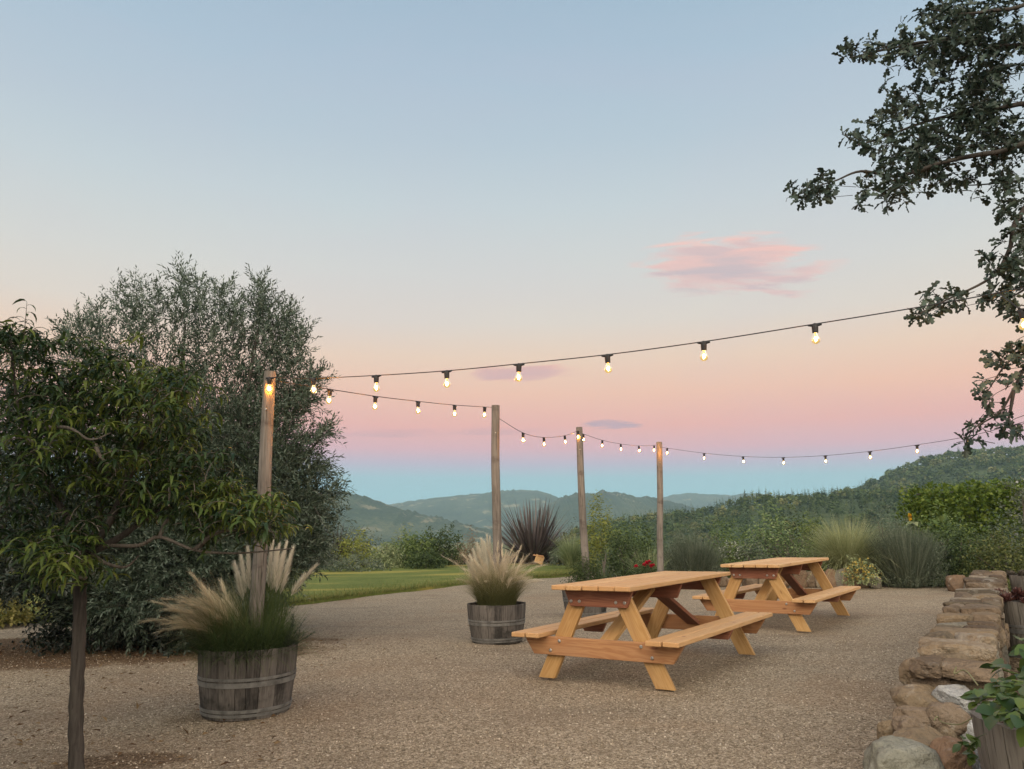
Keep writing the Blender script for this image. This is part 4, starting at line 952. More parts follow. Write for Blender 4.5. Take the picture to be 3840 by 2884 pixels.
def edge_white():
    Y = 7.6; c = P(2240, 1085, Y); root = empty('white_flower_bush', (c[0], Y, 0), 0, 'pale flowered bush just entering at the right edge', 'flower bush', 'garden plants')
    b = Buf(); n = 200; p = c + RNG.normal(0, 1, (n, 3)) * np.array([.09, .15, .13]) - np.array(root.location); sprigs(b, p, unit(n), 5, .1, .04, .02, .7); b.build('foliage', M_GREY, root)
    b = Buf(); n = 80; p = c + RNG.normal(0, 1, (n, 3)) * np.array([.10, .15, .15]) - np.array(root.location); b.inst(*DIA, frames(unit(n)) * .03, p); b.build('blossoms', lm('pale blossom', (.36, .38, .34), (.5, .52, .48)), root)
    for a in (-.15, .0, .12):
        v, f = tube(spline([(a * .3, 0, 0), (a, 0, .8), (a + .03, .02, c[2] + .05)], 6), np.linspace(.014, .005, 13), 6); Buf().add(v, f).build('stem', TWIG, root)
edge_white()
# edging stones of the bed
def edging():
    row = [(1560, 1238, 26, 20, ROCK_BROWN, 'squat brown edging stone left of the farther table'), (1578, 1240, 20, 16, ROCK_ORANGE, 'small reddish edging stone left of the farther table'),
           (1620, 1244, 30, 24, ROCK_BROWN, 'brown edging stone seen under the farther table, left'), (1655, 1245, 28, 22, ROCK_TAN, 'tan edging stone seen under the farther table, middle'),
           (1690, 1246, 30, 26, ROCK_ORANGE, 'reddish edging stone behind the farther table, second from its leg'), (1728, 1243, 26, 34, ROCK_ORANGE, 'squarish red edging stone right beside the far table leg'), (1752, 1244, 22, 30, ROCK_BROWN, 'dull red edging stone behind the right table leg'),
           (1776, 1242, 26, 30, ROCK_TAN, 'tan upright edging stone right of the table'), (1797, 1243, 24, 36, ROCK_ORANGE, 'narrow orange edging stone right of the table'), (1818, 1242, 24, 36, ROCK_DULL, 'grey green edging stone between two orange ones'),
           (1842, 1240, 36, 40, ROCK_ORANGE, 'largest orange edging stone under the yellow flowers'), (1866, 1246, 24, 26, ROCK_BROWN, 'brown edging stone under the yellow flowers'), (1884, 1247, 28, 28, ROCK_DULL, 'grey edging stone beside the largest lavender'),
           (2066, 1248, 32, 30, ROCK_ORANGE, 'lone orange brown stone in front of the dark bush')]
    for i, (px, py, wx, hh, mat, lb) in enumerate(row):
        Y = 15.2 + (1884 - px) * .0038 if px < 2000 else 14.3; k = mpp(Y); x = P(px, py, Y)[0]; h = hh * k * 1.1; v, f = rockmesh((wx * k * 1.15, wx * k, h * 1.05), 60 + i, 10, 4, .07, .62, .95, 4)
        o = Buf().add(v, f, smooth=True).build('edging_stone', mat); o.location = (x, Y, h * .42); o.rotation_euler = (0, random.uniform(-.15, .15), random.uniform(-.4, .4)); tag(o, lb, 'stone', 'stones edging the flower bed')
edging()
shrub('shrub', 'yellow green shrub at the left edge behind the peach', -60, 85, 1275, 11.5, lm('bright yellow leaves', (.14, .14, .03), (.24, .22, .06), (.32, .28, .10)), 2600, .06, .04, base=.04)  # the shrub's own yellow green leaf colours
# ------------------------------------------------------------------ grasses planted in the barrels
TAN = [(0, (.045, .068, .022, 1)), (.55, (.12, .14, .050, 1)), (.78, (.30, .29, .16, 1)), (1, (.60, .54, .38, 1))]
WHT = [(0, (.05, .065, .025, 1)), (.4, (.14, .13, .06, 1)), (.6, (.34, .30, .21, 1)), (1, (.62, .57, .46, 1))]
GRN = [(0, (.022, .042, .016, 1)), (.5, (.050, .085, .028, 1)), (1, (.11, .145, .05, 1))]
FEATHER = lm('feather grass', (.25, .2, .11), (.34, .28, .16), trans=.3, along=TAN)
PLUME = lm('pale plume grass', (.4, .36, .27), (.5, .46, .36), trans=.3, along=WHT)
GREENB = lm('green grass tuft', (.03, .055, .02), (.05, .08, .025), trans=.25, along=GRN)
ROSE = lm('rosemary', (.03, .045, .028), (.055, .075, .05), (.085, .10, .075))
def tuft(name, label, xyz, n, h, mat, az=None, azs=3.2, lean=(0, .5), bend=(.2, 1.4), width=.003, r0=.1, cat='ornamental grass', group='grasses in the barrels', seg=6, part='blades'):
    root = empty(name, xyz, 0, label, cat, group); q = RNG.random(n) ** .5 * r0; a = RNG.uniform(0, 6.28, n)
    bs = np.column_stack([np.cos(a) * q, np.sin(a) * q, np.zeros(n)]); A = RNG.uniform(0, 6.28, n) if az is None else az + RNG.normal(0, azs, n)
    b = Buf(); e = blades(b, bs, A, RNG.uniform(*lean, n), h * RNG.uniform(.65, 1.1, n), RNG.uniform(*bend, n), width * RNG.uniform(.6, 1.4, n), seg); b.build(part, mat, root); return root, e
def plumes(root, stems_, ln, n_each, mat, wid=.0022, part='plume', spread=.5):
    """hairy seed heads: stems_ = list of point arrays; each head its own mesh"""
    for pts in stems_:
        pts = np.asarray(pts); m = len(pts); b = Buf(); k = RNG.uniform(.0, 1, n_each); i = np.minimum((k * (m - 1)).astype(int), m - 2); fr = (k * (m - 1) - i)[:, None]
        p = pts[i] * (1 - fr) + pts[i + 1] * fr; d = pts[i + 1] - pts[i]; d /= np.linalg.norm(d, axis=1)[:, None]; d = d + unit(n_each) * spread * (1 - .5 * k)[:, None]; d /= np.linalg.norm(d, axis=1)[:, None]
        sz = ln * RNG.uniform(.6, 1.2, n_each) * (1 - .35 * k); M = frames(d) * sz[:, None, None]; w_ = wid / ln
        b.inst([(0, -w_, 0), (.5, -w_, .03), (1, 0, 0), (.5, w_, .03), (0, w_, 0)], [(0, 1, 2, 3, 4)], M, p, tt=[1, 1, 1, 1, 1]); b.build(part, mat, root)
z1 = .36
# barrel 1
def arc(base, az, lean, bend, L, m=9, frac=(0, 1)):
    ts = np.linspace(0, 1, 24); th = lean + bend * ts; d = np.column_stack([np.cos(az) * np.sin(th), np.sin(az) * np.sin(th), np.cos(th)]) * L / 23; p = np.array(base) + np.vstack([[0, 0, 0], np.cumsum(d, 0)[:-1]])
    i = np.linspace(frac[0] * 23, frac[1] * 23, m).astype(int); return p[i]
fg, _ = tuft('feather_grass', 'tan feather grass swept to the left in the nearest barrel', (c1[0] - .06, c1[1] - .02, z1), 1500, .62, FEATHER, math.pi, .65, (.1, .7), (.4, 1.5), .0026, .13)
plumes(fg, [arc((random.uniform(-.08, .06), random.uniform(-.1, .1), 0), math.pi + random.gauss(0, .45), random.uniform(.05, .55), random.uniform(.8, 1.6), random.uniform(.44, .64), frac=(.5, 1)) for _ in range(36)], .11, 300, lm('feather heads', (.54, .47, .31), (.68, .61, .44)), .0009, 'plume', .45)
pg, _ = tuft('plume_grass', 'tall white plume grass behind the pole in the nearest barrel', (c1[0] + .05, c1[1] + .14, z1), 500, .6, GREENB, None, 3, (.0, .4), (.1, .6), .004, .12)
hd = []
for pxt, pyt, pxb in ((520, 1205, 535), (508, 1225, 530), (535, 1190, 540), (570, 1180, 566), (588, 1175, 575), (602, 1185, 585), (618, 1180, 590), (632, 1190, 596), (610, 1205, 588), (596, 1195, 580), (625, 1215, 594), (515, 1250, 530), (680, 1225, 600)):
    Y = c1[1] + .14 + random.uniform(-.08, .12); top = P(pxt, pyt, Y); bt = P(pxb, 1330, Y); mid = (top * .55 + bt * .45) + np.array([0, 0, .02]); 
    hd.append(spline([bt, mid, top], 8)[5:] - np.array(pg.location))
plumes(pg, hd, .085, 620, lm('white plume heads', (.60, .57, .47), (.76, .73, .63)), .0011, 'plume', .55)
tuft('green_grass', 'dense dark green grass spilling over the rim of the nearest barrel', (c1[0] + .0, c1[1] - .04, z1 - .02), 5500, .42, GREENB, None, 3, (.0, 1.0), (.2, 1.6), .0034, .27)
def rosemary(name, label, c, n, rr, L, up):
    root = empty(name, c, 0, label, 'herb', 'herbs in the nearest barrel'); 
    for i in range(n):
        a = random.uniform(*rr); l = L * random.uniform(.6, 1.15); p = arc((0, 0, 0), a, random.uniform(.5, 1.1), random.uniform(-.7, .1) * up, l, 7); v, f = tube(p, np.linspace(.003, .0012, 7), 4); b = Buf().add(v, f)
        m = 46; k = RNG.uniform(.15, 1, m) * 6; i0 = np.minimum(k.astype(int), 5); q = p[i0] + (p[i0 + 1] - p[i0]) * (k - i0)[:, None]; d = (p[i0 + 1] - p[i0]); d /= np.linalg.norm(d, axis=1)[:, None]
        b.inst(*leaf_t(.2), frames(d * .8 + unit(m) * .7) * RNG.uniform(.018, .030, m)[:, None, None], q, tt=None); b.build('sprig', ROSE, root)
rosemary('rosemary', 'grey herb sprigs over the left rim of the nearest barrel', (c1[0] - .24, c1[1] - .08, z1 + .02), 15, (2.3, 4.6), .22, 1)
rosemary('rosemary', 'thin herb sprigs arching over the right rim of the nearest barrel', (c1[0] + .24, c1[1] - .06, z1 + .02), 15, (-1.0, .9), .26, 1)
# barrel 2
g2, _ = tuft('feather_grass', 'pale feather grass fountain in the barrel left of the nearer table', (c2[0], c2[1], .33), 9000, .52, FEATHER, None, 3, (.0, .42), (.1, 1.5), .0024, .19)
def fan(px, n, lo, hi, L, sp): return [arc((random.uniform(-.1, .1), random.uniform(-.1, .1), 0), random.uniform(0, 6.28), random.uniform(*lo), random.uniform(*hi), random.uniform(*L), frac=(.5, 1)) for _ in range(n)]
plumes(g2, fan(0, 58, (.0, .40), (.2, 1.5), (.52, .78), 1), .10, 200, lm('blond heads', (.56, .49, .36), (.72, .66, .52)), .0010, 'plume', .6)
hd = []
w2 = empty('plume_grass', (c2[0] - .1, c2[1] + .1, .33), 0, 'creamy white plumes left of the pole in the second barrel', 'ornamental grass', 'grasses in the barrels')
for pxt, pyt, pxb in ((1052, 1160, 1060), (1040, 1168, 1055), (1030, 1178, 1052), (1022, 1192, 1050), (1016, 1205, 1048), (1058, 1165, 1062), (1046, 1175, 1058), (1034, 1190, 1054), (1010, 1218, 1046)):
    Y = c2[1] + .1 + random.uniform(-.06, .1); top = P(pxt, pyt, Y); bt = P(pxb, 1285, Y); hd.append(spline([bt, top * .5 + bt * .5, top], 8)[6:] - np.array(w2.location))
plumes(w2, hd, .085, 900, lm('cream plume heads', (.56, .54, .44), (.70, .69, .60)), .0013, 'plume', .8)
# barrel 3
shrub('green_grass', 'dark fine foliage in the barrel behind the nearer table', 1222, 1306, 1207, 11.2, M_DARK, 2600, .05, .012, base=.36, cat='plant', group='grasses in the barrels', nst=0, up=.6)
# right hand barrels
def broadleaf():
    root = empty('broad_leaf_plant', (cR1[0], cR1[1], .42), 0, 'broad leaved green plant in the barrel at the right edge', 'plant', 'barrel plants')
    LT = ([(0, 0, 0), (.2, -.22, .05), (.45, -.33, .06), (.75, -.22, .0), (1, 0, -.10), (.75, .22, .0), (.45, .33, .06), (.2, .22, .05), (.5, 0, 0)], [(0, 1, 8), (1, 2, 8), (2, 3, 8), (3, 4, 8), (4, 5, 8), (5, 6, 8), (6, 7, 8), (7, 0, 8)])
    LG = lm('broad green leaves', (.022, .05, .012), (.045, .085, .018), (.10, .15, .030), trans=.25, rough=.4, spec=.5)
    pts = []
    for px, py, dY in [(2120, 1480, 0), (2135, 1465, .1), (2150, 1500, -.1), (2165, 1470, .1), (2180, 1500, 0), (2200, 1455, .1), (2140, 1520, -.2), (2175, 1530, -.25), (2205, 1510, -.2), (2210, 1540, -.2), (2195, 1410, .2), (2205, 1380, .25), (2110, 1500, .0), (2160, 1440, .2), (2230, 1470, 0), (2240, 1420, .1), (2225, 1540, -.1), (2190, 1470, .0)]:
        for _ in range(7): pts.append(P(px + 16 + random.gauss(0, 9), py + 12 + random.gauss(0, 9), cR1[1] - .12 + dY + random.uniform(-.1, .1)))
    p = np.array(pts) - np.array(root.location); n = len(p); d = p * np.array([1, 1, .2]) + RNG.normal(0, .18, (n, 3)); d[:, 2] -= .12
    b = Buf(); b.inst(*LT, frames(d, RNG.uniform(-.7, .7, n)) * RNG.uniform(.045, .085, n)[:, None, None], p, smooth=True); b.build('leaves', LG, root)
    for i in range(0, n, 7):
        v, f = tube(spline([(p[i][0] * .3, p[i][1] * .3, -.04), p[i] * np.array([.6, .6, .8]), p[i]], 4), .0035, 5); Buf().add(v, f).build('stem', M_MID, root)
    for tip in ([(2112, 1480, 0), (2085, 1448, .2), (2062, 1455, .25), (2066, 1440, .25)], [(2100, 1552, .1), (2070, 1565, .2), (2035, 1560, .35), (2025, 1548, .35), (2018, 1556, .35)], [(2105, 1600, 0), (2095, 1640, .1), (2100, 1620, 0)]):
        q = spline([P(a, b_, cR1[1] - .05 + c) for a, b_, c in tip], 8) - np.array(root.location); v, f = tube(q, .0022, 5); Buf().add(v, f).build('tendril', lm('tendril', (.25, .26, .14)), root)
    p = np.array([P(2098 + random.gauss(0, 8), 1605 + random.gauss(0, 18), cR1[1] - .1) for _ in range(22)]) - np.array(root.location); n = len(p); b = Buf(); d = unit(n); d[:, 2] -= .4
    b.inst(*LT, frames(d) * RNG.uniform(.03, .05, n)[:, None, None], p); b.build('trailing_shoot', LG, root)
broadleaf()
def rosettes(name, label, c, z, spots, mat, size=.05):
    root = empty(name, (c[0], c[1], z), 0, label, 'succulents', 'barrel plants')
    for x, y, zz, s in spots:
        b = Buf(); n = 34; d = unit(n, .0); d[:, 2] = d[:, 2] * 1.0 + .15; b.inst([(0, 0, 0), (.5, -.22, .08), (1, 0, .1), (.5, .22, .08), (.5, 0, -.1)], [(0, 1, 2), (0, 2, 3), (0, 4, 1), (0, 3, 4), (1, 4, 2), (4, 3, 2)], frames(d, np.zeros(n)) * s, np.tile((x, y, zz), (n, 1))); b.build('rosette', mat, root)
    return root
SUC = lm('dark red succulent', (.035, .016, .016), (.075, .030, .028), (.12, .06, .05), trans=.1, rough=.4); SUC2 = lm('grey brown succulent', (.05, .045, .038), (.09, .08, .065), trans=.1)
rosettes('succulents', 'dark red brown succulents on the middle barrel behind the wall', cR2, .47, [(random.uniform(-.34, .2), random.uniform(-.3, .25), random.uniform(0, .05), random.uniform(.06, .10)) for _ in range(26)], SUC)
rosettes('succulents', 'grey brown succulents on the farthest barrel at the edge', cR3, .47, [(random.uniform(-.3, .2), random.uniform(-.28, .2), random.uniform(0, .05), random.uniform(.06, .1)) for _ in range(22)], SUC2)
def loose_stones():
    b = Buf(); n = 24000; Y = 2.6 + 6.4 * RNG.random(n) ** 1.25; X = RNG.uniform(-.75, .62, n) * Y
    p = np.column_stack([X, Y, yard_z(X, Y) + .001]); tv, tf = ico(1); M = frames(unit(n)) * np.stack([RNG.uniform(.0030, .0068, n)] * 3, -1)[:, None, :] * RNG.uniform(.6, 1.2, (n, 1, 3))
    b.inst(tv, tf, M, p, 0); m, t, out = newmat('loose gravel stones'); g = t.new('ShaderNodeNewGeometry')
    prin(t, out, t.ramp(g.outputs['Random Per Island'], [(0, (.10, .08, .058, 1)), (.4, (.22, .18, .13, 1)), (.75, (.33, .28, .21, 1)), (1, (.52, .47, .39, 1))]), .9, None, .15)
    tag(b.build('gravel_stones', m), 'loose tan and grey gravel stones lying on the yard', 'gravel', kind='stuff')
loose_stones()
def fallen():
    b = Buf(); n = 900; q = G(170, 1405); p = np.column_stack([RNG.normal(q[0], 1.5, n), RNG.normal(q[1], .7, n), np.full(n, .006)])
    m = 160; p2 = np.array([np.append(G(RNG.uniform(0, 620), RNG.uniform(1440, 1660))[:2], .006) for _ in range(m)]); p = np.vstack([p, p2]); n += m
    d = unit(n); d[:, 2] = np.abs(d[:, 2]) * .25; b.inst(*leaf_t(.4, .12), frames(d) * RNG.uniform(.025, .06, n)[:, None, None], p)
    tag(b.build('fallen_leaves', lm('fallen leaves', (.06, .032, .018), (.13, .075, .035), (.24, .17, .09))), 'dry brown leaves fallen on the ground under the trees', 'leaves', kind='stuff')
fallen()
# ------------------------------------------------------------------ trees
def limb(root, pts, r0, r1, mat, name='branch', n=7, sides=7, wob=.02):
    p = spline(pts, n); v, f = tube(p, np.linspace(r0, r1, len(p)), sides, True, wob); Buf().add(v, f, smooth=True).build(name, mat, root); return p
def peach():
    b0 = G(166, 1668); Y0 = b0[1]; root = empty('peach_tree', (b0[0], b0[1], 0), 0, 'small peach tree with curled drooping leaves, trunk at the left front', 'tree'); O = np.array([b0[0], b0[1], 0.])
    def p(px, py, dY=0): return P(px, py, Y0 + dY) - O
    limb(root, [p(166, 1690), p(164, 1560), p(168, 1440), p(172, 1340), p(174, 1260), p(190, 1200)], .036, .029, BARK, 'trunk', 10, 14, .10)
    limbs = [[p(188, 1205), p(150, 1130), p(90, 1010, .1), p(40, 880, .15), p(20, 700, .1)], [p(188, 1205), p(215, 1100, .1), p(190, 960, .2), p(160, 820, .25)], [p(190, 1200), p(240, 1120, -.05), p(290, 1000, 0), p(330, 880, .1), p(345, 790, .1)],
             [p(190, 1200), p(215, 1180), p(300, 1178, -.1), p(345, 1160, -.15), p(420, 1188, -.2), p(500, 1195, -.2), p(560, 1192, -.2), p(632, 1185, -.2)], [p(192, 1195), p(260, 1160), p(330, 1110, .1), p(430, 1070, .1), p(540, 1090, .05)],
             [p(185, 1205), p(120, 1165, -.1), p(60, 1170, -.1), p(0, 1200, -.1)], [p(345, 1160, -.15), p(360, 1125, -.1), p(400, 1090, -.05)], [p(420, 1188, -.2), p(470, 1150, -.2), p(540, 1145, -.2), p(600, 1150, -.2)],
             [p(100, 925, -.2), p(150, 925, -.25), p(195, 950, -.25), p(240, 935, -.2)], [p(205, 960, -.22), p(220, 990, -.22), p(250, 1015, -.2)], [p(188, 1210), p(180, 1250, -.2), p(120, 1200, -.25), p(70, 1220, -.3)], [p(195, 1195), p(225, 1215, -.1), p(270, 1225, 0), p(300, 1200, .1)]]
    for i, l in enumerate(limbs):
        big = i in (0, 1, 2, 4); limb(root, l, .024 if big else .013, .006 if big else .0035, BARK if big else TWIG, 'branch', 6, 6)
    # leaf with four curved segments
    seg = 4; tv = []; x = z = 0; th = .35
    for i in range(seg + 1):
        wv = [.02, .075, .085, .058, .0][i]; tv += [(x, -wv, z + wv * .35), (x, 0, z), (x, wv, z + wv * .35)]; x += math.cos(th) * .27; z += math.sin(th) * .27; th -= .52
    tf = []
    for i in range(seg): tf += [(3 * i, 3 * i + 1, 3 * i + 4, 3 * i + 3), (3 * i + 1, 3 * i + 2, 3 * i + 5, 3 * i + 4)]
    blobs = [(70, 850, 100, 90, .25, 26), (30, 980, 80, 110, .1, 26), (150, 900, 90, 100, .2, 24), (285, 850, 100, 85, .1, 30), (345, 930, 70, 110, -.05, 34), (120, 1060, 110, 100, .0, 30), (240, 1030, 120, 90, .05, 34), (370, 1060, 90, 75, -.05, 26), (300, 1105, 100, 34, .1, 14),
             (50, 1180, 70, 50, .1, 14), (130, 1225, 75, 45, -.3, 26), (160, 1170, 50, 40, -.25, 12), (470, 1105, 60, 36, -.1, 24), (535, 1118, 38, 42, -.2, 28), (575, 1140, 22, 30, -.2, 10), (605, 1160, 14, 10, -.2, 2), (440, 1150, 50, 24, 0, 8), (22, 745, 34, 34, .12, 14), (85, 750, 35, 30, .15, 7), (220, 940, 90, 90, .2, 22), (390, 850, 35, 60, -.05, 12), (100, 960, 60, 60, -.25, 8), (430, 1040, 40, 50, -.1, 8), (190, 790, 60, 40, .3, 7), (420, 1000, 60, 70, .25, 8)]
    b = Buf(); tw = Buf(); YOUNG = {(345, 930), (390, 850), (285, 850), (470, 1105), (535, 1118), (575, 1140), (130, 1225), (240, 1030), (100, 960)}
    for cx, cyy, rx, ry, dY, n in blobs:
        for _ in range(int(n * 1.9)):
            q = RNG.normal(0, .5, 2); a = p(cx + q[0] * rx, cyy + q[1] * ry, dY + RNG.normal(0, .24)); az = random.uniform(0, 6.28); sh = arc(a, az, random.uniform(.2, 1.3), random.uniform(.5, 1.9), random.uniform(.10, .22), 7)
            v, f = tube(sh, np.linspace(.0026, .001, 7), 4, False); tw.add(v, f)
            m = random.randint(9, 14); k = np.linspace(.1, 1, m) * 6; i0 = np.minimum(k.astype(int), 5); pos = sh[i0] + (sh[i0 + 1] - sh[i0]) * (k - i0)[:, None]
            ph = np.arange(m) * 2.4 + random.random() * 6; d = np.column_stack([np.cos(ph), np.sin(ph), RNG.uniform(-.5, .35, m)]) + np.array([math.cos(az), math.sin(az), 0]) * .4
            yv, xv, zv = None, None, None
            M = frames(d, RNG.normal(0, .25, m)) * RNG.uniform(.055, .115, m)[:, None, None]; b.inst(tv, tf, M, pos, 1 if RNG.random() < (.6 if (cx, cyy) in YOUNG else .15) else 0, True)
    b.join(tw, 2); b.build('leaves', [lm('peach leaves', (.012, .030, .013), (.026, .050, .017), (.052, .084, .023), trans=.3, rough=.5), lm('young peach leaves', (.045, .082, .018), (.085, .125, .024), (.145, .175, .036), trans=.35, rough=.5), TWIG], root)
peach()
def shade_tree():
    c = np.array([-4.4, 1.3, 0.]); root = empty('added_shade_tree', c, 0, 'dark dense evergreen added to shade the left foreground, mostly outside the frame', 'tree')  # mostly unseen tree, added to cast shade over the left foreground
    limb(root, [(0, 0, -.1), (.05, 0, .9), (-.05, .05, 2.2), (0, 0, 3.6)], .16, .05, BARK, 'trunk', 6, 10, .06)
    p, d = dome(3600, (0, 0, .3), 2.1, 2.6, 5.8, .2, 77, -.1, .4); d = d + RNG.normal(0, .4, d.shape); b = Buf(); sprigs(b, p, d, 8, RNG.uniform(.2, .35, len(p)), .10, .042, .7)
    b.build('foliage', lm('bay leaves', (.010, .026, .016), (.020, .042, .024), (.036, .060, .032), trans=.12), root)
shade_tree()
M_SHADED = lm('dark glossy leaves with shade', (.006, .012, .009), (.012, .022, .014), (.024, .036, .024), trans=.08, rough=.45, spec=.4)  # near black, as the shade under the olive is put into the leaf colour
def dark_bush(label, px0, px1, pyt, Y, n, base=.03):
    shrub('dark_bush', label, px0, px1, pyt, Y, M_SHADED, n, .06, .034, base=base, nl=7, length=.3, lump=.3, cat='bush', group='dark bushes on the left', nst=5, depth=.9)
dark_bush('black green bush added to stand for the shade under the olive, behind the pole', 330, 560, 1010, 9.2, 9000)  # added to darken the olive's shaded base
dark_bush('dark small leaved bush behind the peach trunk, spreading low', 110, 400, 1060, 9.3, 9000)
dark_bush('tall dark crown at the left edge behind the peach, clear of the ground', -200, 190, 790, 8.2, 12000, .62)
def olive():
    Y0 = 9.3; b0 = np.array([P(300, 1300, Y0)[0], Y0, 0]); root = empty('olive_tree', b0, 0, 'large silvery olive tree behind the peach and the nearest pole', 'tree'); O = b0
    def p(px, py, dY=0): return P(px, py, Y0 + dY) - O
    for l, r in (([p(300, 1370), p(310, 1250), p(330, 1120), p(380, 950), p(400, 700)], .11), ([p(305, 1360), p(270, 1200, .2), p(240, 1000, .3), p(220, 760, .3)], .09), ([p(310, 1360), p(400, 1200, -.2), p(500, 1000, -.3), p(560, 700, -.2)], .10), ([p(312, 1350), p(450, 1220), p(580, 1080), p(690, 950)], .08)):
        limb(root, l, r, .012, BARK, 'trunk' if r == .11 else 'branch', 6, 8, .08)
    P_, D_ = [], []
    def plume(bx, by, tx, ty_, w_, n, dY=0, dd=.5):
        ty_ += 20 if ty_ < 850 else 0; tx -= 42 if tx > 640 else 12 if tx > 560 else 0; bx -= 25 if bx > 580 else 0
        k = RNG.random(n) ** .8; ww = w_ * (1 - k) ** .6 * .9 + w_ * .12; cx = bx + (tx - bx) * k + RNG.normal(0, .42, n) * ww; cyy = by + (ty_ - by) * k + RNG.normal(0, .2, n) * ww
        for a, b_ in zip(cx, cyy): P_.append(p(a, b_, dY + random.gauss(0, dd * .6)))
        e = p(tx, ty_) - p(bx, by); e = e / np.linalg.norm(e); D_.extend(e * .8 + RNG.normal(0, .6, (n, 3)))
    def ball(cx, cyy, rx, ry, n, dY=0, dd=1.0, up=.3):
        q = unit(n); k = RNG.random(n)[:, None] ** .4; q2 = q * k
        for a in q2: P_.append(p(cx + a[0] * rx, cyy - a[2] * ry, dY + a[1] * dd))
        D_.extend(q + np.array([0, -.1, up]) + RNG.normal(0, .3, (n, 3)))
    for a in ((290, 820, 305, 596, 60, 150), (330, 820, 345, 625, 40, 90), (262, 800, 262, 612, 40, 80), (395, 840, 392, 575, 46, 190), (425, 840, 428, 600, 40, 150), (470, 830, 478, 608, 46, 190), (505, 830, 510, 640, 40, 130), (545, 860, 560, 598, 52, 230), (590, 860, 600, 640, 36, 130), (600, 900, 662, 660, 56, 220), (630, 900, 690, 700, 44, 160), (640, 930, 720, 790, 50, 170), (620, 900, 700, 850, 50, 120), (640, 1000, 742, 932, 50, 130), (640, 1010, 735, 1010, 60, 130), (640, 1080, 765, 1060, 50, 110), (640, 1090, 745, 1120, 60, 140), (640, 1130, 730, 1175, 60, 120), (200, 850, 175, 668, 55, 150), (230, 830, 215, 650, 40, 110), (170, 850, 140, 690, 36, 80)): plume(*a[:5], int(a[5] * .95))
    for a in ((420, 930, 200, 120, 620), (300, 890, 140, 110, 300), (540, 980, 110, 130, 480), (590, 1090, 95, 115, 480), (420, 1060, 230, 170, 900), (400, 1210, 240, 130, 900, -.4), (560, 1200, 120, 70, 360, -.2), (230, 1150, 160, 180, 560), (600, 1170, 90, 60, 260), (260, 1290, 150, 70, 360, -.5), (460, 1290, 130, 75, 360, -.3), (120, 1000, 100, 150, 260, .3), (60, 900, 90, 150, 200, .6), (40, 1150, 100, 130, 300, .4)): ball(*a[:4], int(a[4] * 2.1), *a[5:])
    pp, dd = np.array(P_), np.array(D_); b = Buf(); pp[:, 2] = np.maximum(pp[:, 2], .05)
    sprigs(b, pp, dd, 13, RNG.uniform(.16, .34, len(pp)), .062, .0165, .42, fold=.03)
    bo = b
    q = dd / np.linalg.norm(dd, axis=1)[:, None]; s_ = RNG.choice(len(pp), 1500); e = pp[s_]; L = RNG.uniform(.18, .32, len(s_)); t4 = frames(q[s_], np.zeros(len(s_))) * L[:, None, None]
    b = Buf(); b.inst([(-.6, -.008, 0), (-.6, .008, 0), (1, .004, 0), (1, -.004, 0), (0, 0, .014)], [(0, 1, 2, 3), (0, 3, 4), (1, 4, 2), (3, 2, 4), (0, 4, 1)], t4, e); bo.join(b, 1); bo.build('foliage', [lm('olive leaves', (.028, .050, .032), (.060, .092, .062), (.14, .18, .14), trans=.15, rough=.45, spec=.4), BARK], root)
olive()
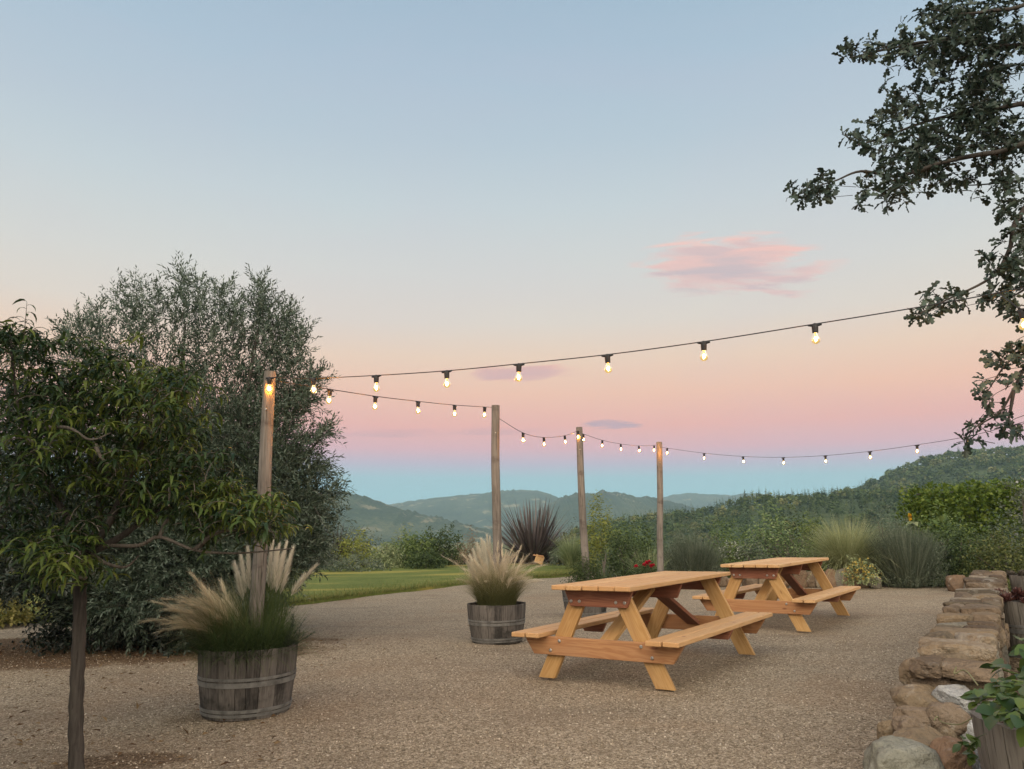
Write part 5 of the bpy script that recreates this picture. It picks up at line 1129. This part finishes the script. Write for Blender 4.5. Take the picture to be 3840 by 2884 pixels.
def oak():
    Y0 = 4.6; tx = 4.1; root = empty('oak_tree', (tx, Y0 + .3, 0), 0, 'oak with lobed leaves whose branches hang in from the upper right', 'tree'); O = np.array([tx, Y0 + .3, 0.])
    def p(px, py, dY=0): return P(px, py, Y0 + dY) - O
    limb(root, [(0, 0, -.1), (.05, 0, 1.0), (0, .05, 2.2), (-.1, .05, 3.4), (-.2, 0, 4.8)], .20, .10, BARK, 'trunk', 8, 14, .06)
    J = lambda z: np.array([0., .02, z])
    B = [[J(2.6), p(2290, 330), p(2150, 330), p(2040, 350), p(1940, 380, -.1), p(1860, 370, -.1), p(1800, 392, -.15), p(1730, 410, -.2)], [J(2.9), p(2280, 250), p(2130, 240, .1), p(2010, 260, .1), p(1900, 300, 0), p(1830, 320, 0)], [J(3.3), p(2290, 130, .1), p(2140, 100, .1), p(2010, 90), p(1900, 110), p(1835, 125)], [J(3.6), p(2300, 20), p(2180, 20, -.1), p(2080, 30, -.2), p(2010, 20, -.2)],
         [J(2.3), p(2290, 420, -.1), p(2200, 470, -.1), p(2180, 540, -.1), p(2140, 600, -.15), p(2040, 650, -.25), p(1960, 690, -.3)], [J(2.0), p(2290, 560), p(2220, 620), p(2170, 650, -.05)], [J(1.9), p(2300, 700, -.2), p(2235, 760, -.25), p(2190, 840, -.3), p(2160, 890, -.3), p(2105, 925, -.35), p(2085, 960, -.35)], [p(2235, 760, -.25), p(2180, 780, -.3), p(2130, 850, -.3)], [J(2.5), p(2280, 380, .2), p(2200, 390, .3), p(2100, 400, .3), p(2020, 395, .3)], [p(2190, 840, -.3), p(2180, 900, -.3), p(2165, 935, -.3)]]
    for i, l in enumerate(B): limb(root, l, .022 if i < 6 else .011, .0022, BARK, 'branch', 6, 6)
    # lobed leaf outline
    half = [(0, .015), (.14, .03), (.22, .13), (.33, .15), (.38, .07), (.48, .09), (.54, .24), (.66, .25), (.70, .13), (.80, .14), (.88, .19), (.97, .12), (1.02, 0)]
    out = half + [(x, -y) for x, y in half[::-1][1:]]; tv = [(x, y, .10 * math.sin(x * 2.6) + abs(y) * .35) for x, y in out] + [(.5, 0, .09)]; c_ = len(out); tf = [(i, (i + 1) % c_, c_) for i in range(c_)]
    tf = [(i + 1 if i + 1 < c_ else 0, i, c_) for i in range(c_)]
    bl = [(1765, 415, 45, 32, -.2, 34), (1722, 420, 26, 24, -.2, 14), (1880, 415, 36, 30, -.1, 26), (1930, 390, 55, 45, -.1, 60), (1930, 310, 70, 60, 0, 80), (1855, 310, 32, 26, 0, 20), (1960, 230, 60, 45, 0, 58), (1950, 205, 22, 20, 0, 10), (2010, 360, 70, 55, .1, 80), (2060, 300, 80, 70, .1, 100), (2110, 240, 85, 70, .1, 120), (2170, 320, 70, 70, .1, 100), (2080, 390, 50, 34, .2, 36), (2160, 200, 70, 80, .1, 105), (2060, 170, 75, 55, .1, 70), (2120, 110, 90, 60, .1, 115), (2030, 100, 75, 50, 0, 76), (1960, 110, 60, 32, 0, 48), (1880, 112, 50, 26, 0, 36), (1840, 122, 22, 20, 0, 10), (2090, 40, 80, 45, -.1, 90), (2180, 40, 60, 60, 0, 90), (2000, 40, 50, 34, -.1, 30), (2190, 440, 36, 50, -.1, 44), (2170, 400, 40, 30, 0, 26), (2195, 520, 32, 45, -.1, 44), (2160, 580, 40, 50, -.15, 54), (2200, 600, 30, 40, -.1, 34), (2150, 640, 40, 36, -.1, 44), (2175, 660, 30, 30, -.1, 24), (2050, 655, 36, 26, -.25, 26), (1990, 682, 30, 18, -.3, 13), (2010, 650, 16, 16, -.3, 6), (2190, 765, 34, 26, -.3, 28), (2200, 800, 24, 36, -.3, 24), (2150, 790, 20, 22, -.3, 12), (2135, 850, 28, 34, -.3, 24), (2165, 895, 26, 22, -.3, 16), (2175, 930, 22, 26, -.3, 15), (2110, 925, 22, 10, -.35, 8), (2090, 955, 18, 20, -.35, 9), (2205, 690, 14, 18, -.2, 6), (2260, 150, 60, 160, .1, 140), (2260, 450, 50, 160, 0, 100), (2150, 330, 60, 60, .4, 50), (2080, 60, 60, 60, .5, 60), (2120, 180, 60, 60, .5, 60)]
    b = Buf(); tw = Buf()
    for cx, cyy, rx, ry, dY, n in bl:
        m = int(n * (1.95 if cx < 2130 else 1.45)); ncl = max(2, m // 5)
        for _ in range(ncl):
            q = np.clip(RNG.normal(0, .5, 2), -1, 1); a = p(cx + q[0] * rx, cyy + q[1] * ry, dY + RNG.normal(0, .12)); d0 = unit(1)[0]; d0[2] = d0[2] * .6 - .15; d0[0] -= .15
            v, f = tube([a - d0 * .09 + np.array([.03, 0, .0]), a - d0 * .03, a + d0 * .03], [.002, .0016, .001], 4, False); tw.add(v, f)
            k = random.randint(5, 7); dd = d0[None] * .5 + unit(k) * .9; dd[:, 2] -= .15
            b.inst(tv, tf, frames(dd, RNG.uniform(-1.3, 1.3, k)) * RNG.uniform(.050, .085, k)[:, None, None], a + d0 * RNG.uniform(-.02, .03, (k, 1)))
    b.join(tw, 1); b.build('leaves', [lm('oak leaves', (.016, .032, .025), (.029, .050, .038), (.054, .082, .060), trans=.12, rough=.5, spec=.35), BARK], root)
oak()
